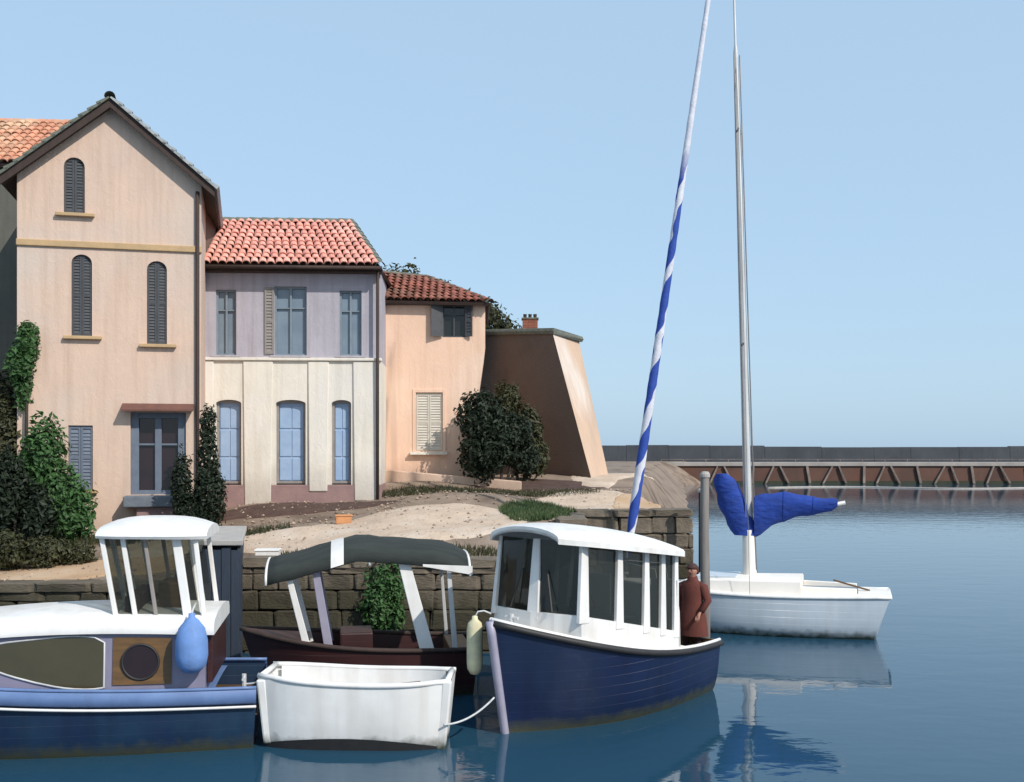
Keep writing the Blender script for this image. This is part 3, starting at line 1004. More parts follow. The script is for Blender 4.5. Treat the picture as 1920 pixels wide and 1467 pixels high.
sill(h3, -.7, .6, 1.0, M['cream'], .2, .1)
MB().hexa([(-1.9, -.5, -.6), (3.1, -1.5, -.6), (3.1, -1.2, -.6), (-1.9, -.02, -.6), (-1.9, -.5, .42), (3.1, -1.5, .02), (3.1, -1.2, .02), (-1.9, -.02, .42)]).build('low_wall', M['apricot'], h3, bevel=.03)
el, er, rl, rr = (-hw3 - .1, -.35, ev3 - .02), (hw3 + .18, -.35, ev3 - .1), (-hw3 - .1, 2.2, ev3 + 1.32), (-.25, 2.2, ev3 + 1.15)
slab(el, er, rl, rr, .1).build('roof', M['dark_wood'], h3)
slab(er, (hw3 + .18, 5.6, ev3 - .1), rr, (-.25, 3.4, ev3 + 1.15), .1).build('roof', M['dark_wood'], h3)
tag(tile_field(el, er, rl, rr, .25, .36, .095).build('roof_tiles', M['tile_dull'], h3), kind='stuff')
tag(ridge_caps(rl, rr, .14).build('ridge_tiles', M['moss'], h3), kind='stuff')
tag(ridge_caps(er, rr, .15).build('hip_tiles', M['moss'], h3), kind='stuff')
MB().box(-hw3 - .05, hw3 + .1, -.28, .05, ev3 - .14, ev3 - .03).build('eaves_board', M['dark_wood'], h3)
pt = thing('hanging_planter', 'small teal planter hung on the corner of the apricot house', 'planter', (-1.18, 36.75, 5.05))
MB().lathe([(.0, .0), (.15, .0), (.21, .5), (.24, .52), (.24, .56), (.19, .56), (.17, .45), (0, .45)], seg=14).build('pot', M['pot'], pt, smooth=True, angle=40)
MB().bar((0, 0, .5), (0.02, .26, .72), .03, .03).build('bracket', M['wire'], pt)

# battered brown building with a lit raking side; front shade also in its colour
h4 = thing('brown_battered_building', 'brown stone building with raking pale right side and a small brick chimney', 'house', (0, 0, 0))
d4 = 41.0
A0 = Vector((-2.2, 45.6, 2.6)); A1 = Vector((-2.1, 45.6, 9.5))
B0 = Vector((3.15, 39.2, 2.6)); B1 = Vector((1.53, 40.4, 8.98))
C0 = Vector((4.25, 45.0, 2.6)); C1 = Vector((2.82, 45.0, 9.15))
D0 = Vector((-1.6, 50, 2.6)); D1 = Vector((-1.5, 49.5, 9.4))
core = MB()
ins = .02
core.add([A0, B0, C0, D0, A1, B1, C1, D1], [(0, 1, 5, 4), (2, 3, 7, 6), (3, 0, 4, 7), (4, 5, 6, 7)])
core.build('wall', M['shade_brown'], h4)
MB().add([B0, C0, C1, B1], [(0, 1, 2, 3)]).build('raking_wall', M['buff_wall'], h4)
cpm = MB().tube([A1 + Vector((-.1, -.06, .04)), B1 + Vector((.05, -.06, .04)), C1 + Vector((.08, 0, .04))], .13, 6)
cpm.build('parapet', M['moss'], h4)
ch = MB()
cx, cy, cz = .72, 42.6, 9.1
course = 0
z = cz
while z < 9.72:
    off = .06 if course % 2 else 0
    for k in range(-2, 3):
        a = max(cx - .3, cx + k * .24 - .12 + off); b = min(cx + .3, cx + k * .24 + .11 + off)
        if b - a > .04:
            ch.box(a, b, cy - .25, cy + .25, z, z + .085)
    z += .095
    course += 1
tag(ch.build('chimney', M['brick'], h4), kind='stuff')
MB().box(cx - .28, cx + .28, cy - .235, cy + .235, 8.8, 9.7).build('chimney_core', M['mauve_stone'], h4)
MB().box(cx - .34, cx + .34, cy - .29, cy + .29, 9.72, 9.78).build('chimney_cap', M['moss'], h4, bevel=.01)
for k in range(3):
    MB().lathe([(.06, 0), (.075, .16), (.055, .16), (.045, .02)], (cx - .2 + k * .2, cy, 9.78), 10).build('chimney_pot', M['dark_wood'], h4)


# ------------------------------------------------------------------ plants
def shrub(name, label, blobs, n, size, m, stems, seed, cat='shrub', shell=.5, group=None):
    bx = sum(b[0] for b in blobs) / len(blobs); by = sum(b[1] for b in blobs) / len(blobs)
    z0 = gz(bx, by)
    t = thing(name, label, cat, (bx, by, z0), group=group)
    loc = [(b[0] - bx, b[1] - by, b[2] - z0, b[3], b[4], b[5]) for b in blobs]
    f = leaves(loc, n, size, seed, shell).build('foliage', m, t)
    mb = MB()
    for b in loc[:stems]:
        mb.tube([(b[0] * .25, b[1] * .25, -.1), (b[0] * .6, b[1] * .6, b[2] * .5), (b[0], b[1], b[2] + b[5] * .5)], [.07, .05, .015], 6)
    mb.build('stem', M['bark'], t)
    return t


shrub('leafy_shrub', 'tall bright green shrub against the left corner of the peach house', [(-12.6, 28.7, 4.2, .62, .55, 1.25), (-12.25, 28.6, 3.1, .7, .6, 1.1), (-11.75, 28.6, 2.8, .55, .5, .85), (-13.3, 28.8, 3.2, .6, .55, 1.1)], 9000, .085, M['leaf_mid'], 4, 1)
shrub('dark_shrub', 'nearly black shrub in front of the bright green one by the left edge', [(-13.15, 27.9, 3.35, .52, .5, 1.05), (-12.35, 27.8, 2.8, .42, .4, .85)], 5500, .08, M['leaf_dark'], 2, 2)
shrub('low_hedge', 'low dark hedge along the ochre path at the left edge', [(-13.8, 26.6, 2.0, .8, .45, .5), (-12.7, 26.6, 2.0, .8, .45, .48), (-11.6, 26.6, 1.95, .75, .42, .42), (-10.9, 26.7, 1.9, .5, .35, .3)], 8000, .06, M['leaf_olive'], 4, 3, 'hedge')
shrub('slim_tree', 'slim tree with small green crown beside the tall house wall', [(-13.3, 29.3, 7.5, .28, .35, .6), (-13.5, 29.3, 6.9, .36, .4, .6), (-13.45, 29.4, 6.2, .22, .3, .6)], 3200, .07, M['leaf_mid'], 1, 4, 'tree')
shrub('ivy_mass', 'dull green creeper covering the shaded wall at the left edge', [(-14.1, 29.6, 4.5, .5, .4, 2.4), (-13.7, 30.0, 5.0, .35, .3, 1.8)], 5000, .08, M['leaf_olive'], 1, 14, 'creeper')
shrub('topiary_cypress', 'tall dark clipped cypress between the peach and cream houses', [(-8.25, 29.1, 3.2, .42, .4, .95), (-8.3, 29.1, 4.3, .27, .27, .95), (-8.3, 29.1, 5.2, .22, .22, .55)], 5200, .06, M['leaf_dark'], 1, 5)
shrub('topiary_bush', 'shorter dark bush under the double window of the peach house', [(-8.98, 29.0, 3.5, .28, .3, 1.05), (-8.75, 29.0, 2.8, .38, .35, .6)], 3200, .06, M['leaf_dark'], 2, 6)
shrub('dark_bush', 'big dark bush in the gap beside the apricot house', [(-1.05, 36.0, 5.6, .8, .7, 1.0), (-.35, 36.0, 4.9, .75, .7, 1.0), (-.95, 35.8, 4.4, .85, .7, .9), (.2, 36.1, 5.2, .5, .5, .6), (.35, 36.2, 4.3, .55, .5, .7)], 9500, .085, M['leaf_dark'], 5, 7)
shrub('olive_bush', 'olive green bush growing against the brown building', [(.55, 38.4, 5.2, .55, .4, 1.0), (.75, 38.3, 4.3, .6, .45, .8), (-.2, 38.5, 6.2, .5, .4, .8)], 4800, .08, M['leaf_olive'], 3, 8)
shrub('background_tree', 'grey-green tree crown rising behind the apricot roof and brown building', [(-.3, 45.5, 9.0, 1.0, .9, 1.1), (-.9, 45.6, 9.9, .75, .7, .75), (.5, 48, 8.6, .8, .7, 1.0)], 4200, .11, M['leaf_olive'], 3, 9, 'tree')
shrub('background_tree', 'dark tree crown showing over the ridge between lavender and apricot houses', [(-4.6, 44.0, 11.05, 1.2, .9, 1.1), (-3.3, 44.2, 10.55, 1.3, .9, .95), (-1.8, 44.2, 10.2, 1.3, .9, .8)], 5200, .11, M['leaf_olive'], 3, 10, 'tree')
shrub('bank_bush', 'green bush hanging over the quay wall seen under the dark canopy', [(-2.75, 23.9, 1.6, .6, .4, .55), (-2.85, 23.55, 1.0, .5, .28, .6)], 3600, .06, M['leaf_mid'], 2, 11)

# ------------------------------------------------------------------ landing stage, pier, pile
ls = thing('landing_stage', 'dark tarred timber landing stage with pale cap behind the left cabin boat', 'jetty', (0, 0, 0))
q0, q1, q2, q3 = Vector((-6.6, 22.7, 0)), Vector((-5.78, 22.7, 0)), Vector((-6.76, 26.9, 0)), Vector((-7.7, 26.9, 0))


def planks(a, b, z0, z1, n, parent, m, t=.06):
    d = (b - a); nn = Vector((d.y, -d.x, 0)).normalized()
    for i in range(n):
        p, q = a + d * ((i + .04) / n), a + d * ((i + .96) / n)
        dz = random.uniform(-.05, .04)
        mb = MB().hexa([p + Vector((0, 0, z0)), q + Vector((0, 0, z0)), q - nn * t + Vector((0, 0, z0)), p - nn * t + Vector((0, 0, z0)),
                        p + Vector((0, 0, z1 + dz)), q + Vector((0, 0, z1 + dz)), q - nn * t + Vector((0, 0, z1 + dz)), p - nn * t + Vector((0, 0, z1 + dz))])
        mb.build('plank', m, parent)


planks(q0, q1, -.5, 2.42, 4, ls, M['tar'])
planks(q1, q2, -.5, 2.42, 17, ls, M['tar'])
planks(q3, q0, -.5, 2.42, 17, ls, M['tar'])
zt = Vector((0, 0, 2.48)); ex = Vector((.07, 0, 0)); ey = Vector((0, .07, 0))
MB().hexa([q0 - ex - ey + zt, q1 + ex - ey + zt, q2 + ex + zt, q3 - ex + zt] + [p + Vector((0, 0, .12)) for p in (q0 - ex - ey + zt, q1 + ex - ey + zt, q2 + ex + zt, q3 - ex + zt)]) \
    .build('cap', M['concrete'], ls, bevel=.02)
MB().hexa([q0 + ey * 2, q1 + ey * 2, q2, q3] + [p + Vector((0, 0, 2.3)) for p in (q0 + ey * 2, q1 + ey * 2, q2, q3)]).build('core', M['tar'], ls)

PD = 143.0
pier = thing('trestle_pier', 'long brown pier with dark storm wall, pale deck and timber braces', 'pier', (0, PD, 0))
px0, px1 = 20.0, 110.0
MB().box(px0, px1, .12, 6, -1, 2.4).build('wall', M['pier_brown'], pier)
MB().box(px0, px1, .05, .12, -1, .42).build('weed_band', M['pier_weed'], pier)
MB().box(px0 - 6, px1, -.12, 6.5, 2.4, 2.9).build('deck', M['pier_deck'], pier, bevel=.05)
x = px0 - 10
while x < px1:
    w_ = random.uniform(5, 8)
    tz = 5.08 + .14 * math.sin(x * .09) + random.uniform(-.05, .05)
    MB().hexa([(x, 5.3, 2.9), (x + w_ - .04, 5.3, 2.9), (x + w_ - .04, 6.4, 2.9), (x, 6.4, 2.9), (x, 5.55, tz), (x + w_ - .04, 5.55, tz + random.uniform(-.05, .05)), (x + w_ - .04, 6.3, tz), (x, 6.3, tz)]).build('storm_wall_panel', M['storm'], pier)
    x += w_
for k in range(9):
    c = (1353 + 104 * k - 960) / FPX * PD
    j = random.uniform(-.6, .6)
    for s_ in (-1, 1):
        MB().bar((c + s_ * .45 + j, -.10, 2.38), (c + s_ * 1.75 + j * .5, -.28, -.3), .24, .22).build('brace', M['pier_timber'], pier)
    c2 = (1409 + 104 * k - 960) / FPX * PD
    MB().bar((c2 + random.uniform(-.4, .3), -.06, 2.38), (c2 + random.uniform(0, .5), -.15, -.5), .32, .3).build('post', M['pier_timber'], pier)
MB().box(px0, px1, -.03, .03, 3.28, 3.34).build('handrail', M['pier_timber'], pier)
for k in range(30):
    x = px0 + k * 3
    MB().bar((x, 0.0, 2.9), (x, 0.0, 3.28), .08, .08).build('rail_post', M['pier_timber'], pier)

fb = MB()
pts = [((1440 + i * 20 - 960) / FPX * (128 + 3 * math.sin(i * .25)), 128 + 3 * math.sin(i * .25), .03) for i in range(34)]
fb.tube(pts, .11, 6)
tag(fb.build('floating_boom', M['concrete'], smooth=True), 'thin pale floating boom lying on the water before the pier', 'boom')

mp = thing('mooring_pile', 'weathered timber mooring pile between the blue boat and sailboat', 'mooring pile', (4.47, 24.7, 0))
MB().tube([(0, 0, -1), (0.01, 0, 1.2), (-.02, 0, 2.6), (0, 0, 3.95)], [.115, .11, .105, .10], 14).build('shaft', M['pile'], mp, smooth=True, angle=40)
MB().lathe([(.0, 4.02), (.08, 4.01), (.118, 3.95), (.118, 3.88), (.10, 3.88)], seg=14).build('cap', M['concrete'], mp)
mp2 = thing('mooring_pile', 'thinner brown mooring pile close behind the weathered one', 'mooring pile', (5.25, 29.5, 0))
MB().tube([(0, 0, -1), (.03, 0, 1.2), (.02, 0, 3.4)], [.13, .12, .11], 12).build('shaft', M['dark_wood'], mp2, smooth=True, angle=40)
MB().lathe([(0, 3.46), (.09, 3.45), (.125, 3.4), (.125, 3.34)], seg=12).build('cap', M['concrete'], mp2)

cr = thing('fish_crate', 'small orange plastic fish crate on the pale quay', 'crate', (-4.62, 29.3, gz(-4.62, 29.3) + .03), R(12))
cr.scale = (.85, .85, .8)
c_ = MB()
c_.box(-.25, .25, -.17, .17, 0, .03).box(-.25, -.22, -.17, .17, .03, .28).box(.22, .25, -.17, .17, .03, .28).box(-.22, .22, -.17, -.14, .03, .28).box(-.22, .22, .14, .17, .03, .28)
c_.build('tub', M['orange'], cr, bevel=.008)
MB().box(-.28, .28, -.20, .20, .26, .30).build('rim', M['orange'], cr, bevel=.008)
bx_ = thing('white_box', 'small white locker box near the edge of the quay', 'box', (-5.7, 24.9, gz(-5.7, 24.9) + .0), R(4))
MB().box(-.27, .27, -.2, .2, 0, .2).build('chest', M['white'], bx_, bevel=.02)
MB().box(-.29, .29, -.22, .22, .2, .25).build('lid', M['white'], bx_, bevel=.02)


# ------------------------------------------------------------------ boats
def hull_rows(L, B, sheer, stern=.75, p=2.2, flare=.16, bowflare=.5, rake=.5, keel=.45, nu=28, nv=10, peak=.42):
    rows = []
    for i in range(nu + 1):
        u = i / nu
        if u < peak:
            b = stern + (1 - stern) * math.sin(u / peak * math.pi / 2)
        else:
            b = max(0, 1 - ((u - peak) / (1 - peak)) ** p)
        b = max(b * B / 2, .02)
        s_ = sheer(u)
        row = []
        for j in range(-nv, nv + 1):
            v = 1 - abs(j) / nv
            z = s_ * (1 - v) + (-keel) * v
            w = b * (1 - flare * v - bowflare * (u ** 3) * v) * max(0, (1 - v ** 5)) ** .6
            x = L * u - rake * (u ** 4) * v * 1.3 + .10 * (1 - u) ** 6 * v
            row.append((x, w if j < 0 else -w, z))
        rows.append(row)
    return rows


def boat_hull(parent, rows, mats, split=None, name='hull'):
    """skin of the hull with transom; split(row, col, n) may pick the second paint"""
    mb = MB()
    nr, nc = len(rows), len(rows[0])
    for r in rows: mb.v += [tuple(q) for q in r]
    for i in range(nr - 1):
        for j in range(nc - 1):
            mb.f.append((i * nc + j, i * nc + j + 1, (i + 1) * nc + j + 1, (i + 1) * nc + j))
            mb.m.append(split(i, j, nr, nc) if split else 0)
    mb.f.append(tuple(range(nc))); mb.m.append(0)
    return mb.build(name, mats, parent, smooth=True, angle=45)


def edge(rows, side, drop=0.0, out=0.0):
    k = 0 if side > 0 else -1
    return [Vector((r[k][0], r[k][1] + side * out, r[k][2] - drop)) for r in rows]


def deck_mesh(rows, drop, camber, i0=0, i1=None, n=8, inset=.03):
    mb = MB()
    g = []
    for r in rows[i0:i1]:
        x, y, z = r[0]
        y = max(.005, y - inset)
        g.append([(x, y * (1 - 2 * k / n), z - drop + camber * (1 - (1 - 2 * k / n) ** 2)) for k in range(n + 1)])
    return mb.grid(g)


def bollard(parent, p, m):
    MB().tube([(p[0], p[1], p[2] - .02), (p[0], p[1], p[2] + .2)], .035, 8).tube([(p[0], p[1] - .13, p[2] + .14), (p[0], p[1] + .13, p[2] + .14)], .025, 8).build('cleat', m, parent)


# --- blue wheelhouse boat
bb = thing('blue_wheelhouse_boat', 'navy blue boat with white wheelhouse and dark windows, bow to the left', 'boat', (3.05, 20.75, 0), R(-130))
sheer = lambda u: .92 + .10 * u + .80 * u ** 2.3
rows = hull_rows(5.25, 2.62, sheer, stern=.86, p=2.6, flare=.06, bowflare=.42, rake=.35, keel=.5)
boat_hull(bb, rows, [M['navy']])
for s_ in (1, -1):
    MB().tube(edge(rows, s_, .03, .02), .055, 8).build('rub_rail', M['black'], bb, smooth=True)
    MB().tube(edge(rows, s_, -.03, -.02), .035, 8).build('toe_rail', M['white'], bb, smooth=True)
st = [Vector((rows[-1][j][0] + .03, 0, rows[-1][j][2])) for j in range(0, 11)]
MB().tube(st, [.07] * len(st), 8).build('stem_post', M['lilac'], bb, smooth=True)
deck_mesh(rows, .04, .06, 5, None).build('foredeck', M['white_deck'], bb, smooth=True)
deck_mesh(rows, .42, .0, 0, 7, inset=.06).build('cockpit_sole', M['varnish'], bb, smooth=True)
MB().box(.02, .07, -1.05, 1.05, .5, .95).build('transom_board', M['varnish'], bb)
xa, xf = 1.50, 4.12       # wheelhouse aft and forward
ya, yf = 1.10, .92        # half widths
za, zf = .90, 1.40        # its foot
sa, sf = 1.30, 1.86       # window sills
ta, tf = 2.66, 3.00       # window heads
def cab(x):               # half width, foot, sill, head at a station
    k = (x - xa) / (xf - xa)
    return ya + (yf - ya) * k, za + (zf - za) * k, sa + (sf - sa) * k, ta + (tf - ta) * k
co = MB()
ring = []
for s_ in (1, -1):
    for i in range(7):
        x = xa + (xf - xa) * i / 6
        w, f_, sl_, hd = cab(x)
    co.grid([[(xa + (xf - xa) * i / 6, s_ * cab(xa + (xf - xa) * i / 6)[0], cab(xa + (xf - xa) * i / 6)[1 + q] + .0) for i in range(7)] for q in (0, 1)])
    co.grid([[(xa + (xf - xa) * i / 6, s_ * (cab(xa + (xf - xa) * i / 6)[0] - t), cab(xa + (xf - xa) * i / 6)[2]) for i in range(7)] for t in (0, .1)])
w, f_, s0, hd = cab(xf)
co.grid([[(xf + bulge, y, z) for y, bulge in ((-w, 0), (-w * .5, .12), (0, .16), (w * .5, .12), (w, 0))] for z in (f_, s0)])
co.grid([[(xf + bulge - t, y, s0) for y, bulge in ((-w, 0), (-w * .5, .12), (0, .16), (w * .5, .12), (w, 0))] for t in (0, .12)])
wa, fa, sa_, ha = cab(xa)
co.box(xa - .05, xa, -wa, -.35, fa - .4, sa_ + .9).box(xa - .05, xa, .55, wa, fa - .4, sa_ + .9)
co.build('coaming', M['white'], bb)
# posts and panes
def post(x, y, w, along='x', x2=None, taper=1.7):
    hw_, f_, s_, h_ = cab(min(x, xf))
    lean = .06
    a = Vector((x, y, s_ - .12)); b = Vector(((x2 if x2 is not None else x) , y * (1 - lean), h_ + .05))
    mb = MB()
    if along == 'x':
        mb.bar(a, b, w * taper, .07, w2=w, up=(0, 1, 0))
    else:
        mb.bar(a, b, w * taper, .07, w2=w, up=(1, 0, 0))
    return mb.build('window_post', M['white'], bb, bevel=.012)
for s_ in (1, -1):
    for x, w_ in ((xf - .06, .16), (xf - .98, .13), (xf - 1.72, .12), (xa + .42, .11), (xa + .03, .10)):
        post(x, s_ * (cab(x)[0] - .02), w_, 'x', x - .10)
for y in (.03,):
    post(xf + .12, y, .14, 'y', xf + .0)
glass = MB()
for s_ in (1, -1):
    x_ = [xf - .04, xf - .98, xf - 1.72, xa + .42, xa + .03]
    for a, b in zip(x_[:-1], x_[1:]):
        ca, cb = cab(a), cab(b)
        g = MB().add([(a, s_ * (ca[0] - .04), ca[2] - .02), (b, s_ * (cb[0] - .04), cb[2] - .02), (b - .1, s_ * (cb[0] * .94 - .04), cb[3] + .04), (a - .1, s_ * (ca[0] * .94 - .04), ca[3] + .04)], [(0, 1, 2, 3)])
        g.build('window_pane', M['smoke_glass'], bb)
for a, b in ((-w + .04, .03), (.03, w - .04)):
    z0, z1 = cab(xf)[2] - .02, cab(xf)[3] + .04
    bl = lambda y: .13 * (1 - (y / w) ** 2)
    MB().grid([[(xf - .04 + bl(a + (b - a) * k / 4), a + (b - a) * k / 4, z0) for k in range(5)], [(xf - .12 + bl(a + (b - a) * k / 4), (a + (b - a) * k / 4) * .94, z1) for k in range(5)]]).build('window_pane', M['smoke_glass'], bb)
rf = []
nx, ny = 12, 12
for i in range(nx + 1):
    k = i / nx
    x = xa - .12 + (xf - xa + .44) * k
    w_ = (cab(min(max(x, xa), xf))[0] + .16) * (1 - .35 * max(0, (k - .8) / .2) ** 2 - .06 * max(0, (.15 - k) / .15))
    base = ta + .06 + (tf - ta) * (x - xa) / (xf - xa)
    rf.append([(x, w_ * math.sin(math.pi / 2 * (2 * j / ny - 1)), base + .30 * math.cos(math.pi / 2 * (2 * j / ny - 1)) ** 1.1 * (1 - .45 * abs(2 * k - 1) ** 3)) for j in range(ny + 1)])
rb = [[(x, y * .985, z - .05) for x, y, z in r] for r in rf]
rm = MB().grid(rf)
rm.grid(rb, flip=True)
for q in (0, ny):
    rm.grid([[r[q] for r in rf], [(r[q][0], r[q][1], r[q][2] - .09) for r in rf]])
    rm.grid([[(r[q][0], r[q][1], r[q][2] - .09) for r in rf], [r[q] for r in rb]])
for e_ in (0, nx):
    rm.grid([rf[e_], [(x, y, z - .09) for x, y, z in rf[e_]]])
    rm.grid([[(x, y, z - .09) for x, y, z in rf[e_]], rb[e_]])
rm.build('wheelhouse_roof', M['white'], bb, smooth=True, angle=40)
MB().tube([(1.30, 1.02, .9), (1.30, 1.0, 1.6), (1.42, .98, 2.2)], .025, 8).build('grab_rail', M['white'], bb, smooth=True)
MB().box(1.6, 1.95, -.3, .3, .6, 1.5).build('helm_seat', M['varnish'], bb, bevel=.03)
MB().box(3.3, 3.75, -.8, .8, .9, 1.85).build('console', M['dark_wood'], bb, bevel=.03)
hw = MB()
hw.tube([Vector((3.25, .3 + .26 * math.cos(a * math.pi / 12), 1.85 + .26 * math.sin(a * math.pi / 12))) for a in range(25)], .018, 6, caps=False)
for a in range(3):
    hw.tube([(3.26, .3 - .25 * math.cos(a * math.pi / 3), 1.85 - .25 * math.sin(a * math.pi / 3)), (3.26, .3 + .25 * math.cos(a * math.pi / 3), 1.85 + .25 * math.sin(a * math.pi / 3))], .01, 5)
hw.build('steering_wheel', M['varnish'], bb, smooth=True)
bollard(bb, (4.75, 0, 1.68), M['alu'])
for y in (-.42, .45):
    MB().bar((xf + .16, y, 1.9), (xf + .05, y * .6, 2.55), .02, .02).build('wiper', M['black'], bb)

fd = thing('cream_fender', 'cream yellow fender hung from the bow of the navy boat', 'fender', (-.60, 17.2, .88))
MB().lathe([(0, 0), (.07, .02), (.12, .10), (.13, .2), (.13, .72), (.11, .84), (.05, .90), (.045, .95), (0, .96)], seg=16).build('body', M['fender_cream'], fd, smooth=True)
MB().tube([(0, 0, .93), (.05, .02, 1.02), (.15, .03, 1.03), (.26, .06, .98)], .014, 6).build('lanyard', M['rope'], fd, smooth=True)

# --- white tender
wt = thing('white_tender', 'boxy white tender with dark arched bottom moored beside the navy boat', 'dinghy', (-2.37, 16.55, 0), R(-2))
n = 24
Lw, Bw = 2.72, 1.34
def wsec(k):      # half beam along the length
    t = 2 * k - 1
    return Bw / 2 * (1 - .34 * abs(t) ** 3.5)
outer = []
for i in range(n + 1):
    k = i / n
    t = 2 * k - 1
    b = wsec(k)
    top = 1.02 + .06 * t * t - .07 * k
    arch = .06 + .15 * (1 - t * t) ** .8 - .05 * k
    ring = []
    for sgn in (1, -1):
        seq = [(1.0, top), (.985, top * .75), (.96, top * .45), (.92, arch + .05), (.90, arch), (.80, -.12), (.4, -.2)]
        if sgn < 0: seq = seq[::-1]
        ring += [(-Lw / 2 + Lw * k + (.10 * (t if abs(t) > .0 else 0) * (z / 1.0) * abs(t) ** 6), -sgn * b * f_, z) for f_, z in seq]
    outer.append(ring)
wb = MB()
nc = len(outer[0])
for r in outer: wb.v += r
for i in range(n):
    for j in range(nc - 1):
        wb.f.append((i * nc + j, i * nc + j + 1, (i + 1) * nc + j + 1, (i + 1) * nc + j)); wb.m.append(1 if 4 <= j <= 8 else 0)  # black arched band paints the shadow under the chine
wb.f.append(tuple(range(nc))); wb.m.append(0)
wb.f.append(tuple(range(n * nc, n * nc + nc))); wb.m.append(0)
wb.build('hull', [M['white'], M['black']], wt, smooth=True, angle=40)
inn = MB()
inn.grid([[(-Lw / 2 + .05 + (Lw - .1) * i / n, f_ * (wsec(i / n) - .05), z) for f_, z in ((1, 1.02 + .06 * (2 * i / n - 1) ** 2 - .07 * i / n - .005), (.95, .6), (.8, .42), (-.8, .42), (-.95, .6), (-1, 1.015 + .06 * (2 * i / n - 1) ** 2 - .07 * i / n))] for i in range(n + 1)])
inn.build('liner', M['white'], wt, smooth=True, angle=40)
for s_ in (1, -1):
    MB().tube([(-Lw / 2 + Lw * i / n + (.1 if i == n else -.1 if i == 0 else 0), s_ * (wsec(i / n) - .01), 1.03 + .06 * (2 * i / n - 1) ** 2 - .07 * i / n) for i in range(n + 1)], .042, 8).build('gunwale', M['white'], wt, smooth=True)
for x in (-Lw / 2 - .05, Lw / 2 + .05):
    MB().tube([(x, -wsec(0) + .01, 1.09 if x < 0 else 1.02), (x, wsec(0) - .01, 1.09 if x < 0 else 1.02)], .045, 8).build('end_rail', M['white'], wt, smooth=True)
    y = -wsec(0) - .0
    s_ = -1 if x < 0 else 1
    MB().bar((x, y - .01, 1.04), (x - .10 * s_, y + .04, -.02 if x > 0 else .06), .15, .09, up=(0, 1, 0)).build('corner_strake', M['white'], wt, bevel=.03)
for x in (-.55, .6):
    MB().box(x - .13, x + .13, -Bw / 2 + .08, Bw / 2 - .08, .66, .70).build('thwart', M['varnish'], wt, bevel=.01)
MB().tube([(-1.1, -.35, .75), (.9, .42, .82)], .022, 8).build('oar', M['varnish'], wt, smooth=True)

# --- dark launch with canopy
la = thing('canopied_launch', 'dark maroon launch with black-green canopy on white raked posts', 'boat', (-.75, 20.35, 0), R(-171))
sheer = lambda u: .86 + .06 * u + .30 * u ** 2.5
rows = hull_rows(4.3, 1.95, sheer, stern=.8, p=2.3, flare=.1, bowflare=.4, rake=.4, keel=.4)
boat_hull(la, rows, [M['maroon']])
deck_mesh(rows, .36, 0, 0, 22, inset=.08).build('cockpit_sole', M['maroon'], la, smooth=True)
deck_mesh(rows, .02, .05, 20, None).build('foredeck', M['maroon'], la, smooth=True)
for s_ in (1, -1):
    MB().tube(edge(rows, s_, .0, .01), .045, 8).build('rub_rail', M['dark_wood'], la, smooth=True)
cn = []
for i in range(17):
    k = i / 16
    x = .15 + 3.65 * k
    zc = 2.60 + .36 * math.sin(math.pi * min(1, k * 1.02)) ** .8 - .14 * k + .03 * math.sin(k * 14)
    hw_ = .95 * (1 - .12 * abs(2 * k - 1) ** 3)
    cn.append([(x, hw_ * math.sin(math.pi / 2 * (2 * j / 10 - 1)), zc - .40 * (1 - math.cos(math.pi / 2 * (2 * j / 10 - 1)) ** .8) + .015 * math.sin(k * 30 + j)) for j in range(11)])
cm = MB().grid(cn)
cv = cm.build('canopy', M['canvas'], la, smooth=True)
md = cv.modifiers.new('thick', 'SOLIDIFY'); md.thickness = .035
for i in (0, 8, 16):
    MB().tube([(x, y * (.97 if i == 8 else 1.01), z - .07 if i == 8 else z) for x, y, z in cn[i]], .024, 8).build('canopy_hoop', M['white'], la, smooth=True)
MB().grid([[(x, y * 1.012, z + .012) for x, y, z in cn[q]] for q in (10, 11)]).build('canopy_stripe', M['white'], la, smooth=True)
MB().grid([[(.12 + .9 * k / 6, .97, 2.40 + .05 * k / 6 - dz * (1 - k / 8)) for k in range(7)] for dz in (0, .16)]).build('valance', M['white'], la)
for s_ in (1, -1):
    for x, xb, w_, m, zt_ in ((3.42, 3.05, .13, 'white', 2.33), (2.95, 2.68, .16, 'lilac', 2.47), (1.38, .92, .26, 'white', 2.58), (.55, .42, .10, 'alu', 2.46)):
        if s_ < 0: w_ *= .7
        MB().bar((xb, s_ * (.66 if xb > 2.5 else .84), .82), (x, s_ * .80, zt_), w_, .05, up=(0, 1, 0), w2=w_ * .8).build('canopy_post', M[m], la, bevel=.01)
MB().box(1.9, 2.5, -.42, .42, .5, 1.15).build('engine_box', M['maroon'], la, bevel=.03)
MB().box(.1, .5, -.75, .75, .5, .88).build('stern_bench', M['varnish'], la, bevel=.02)

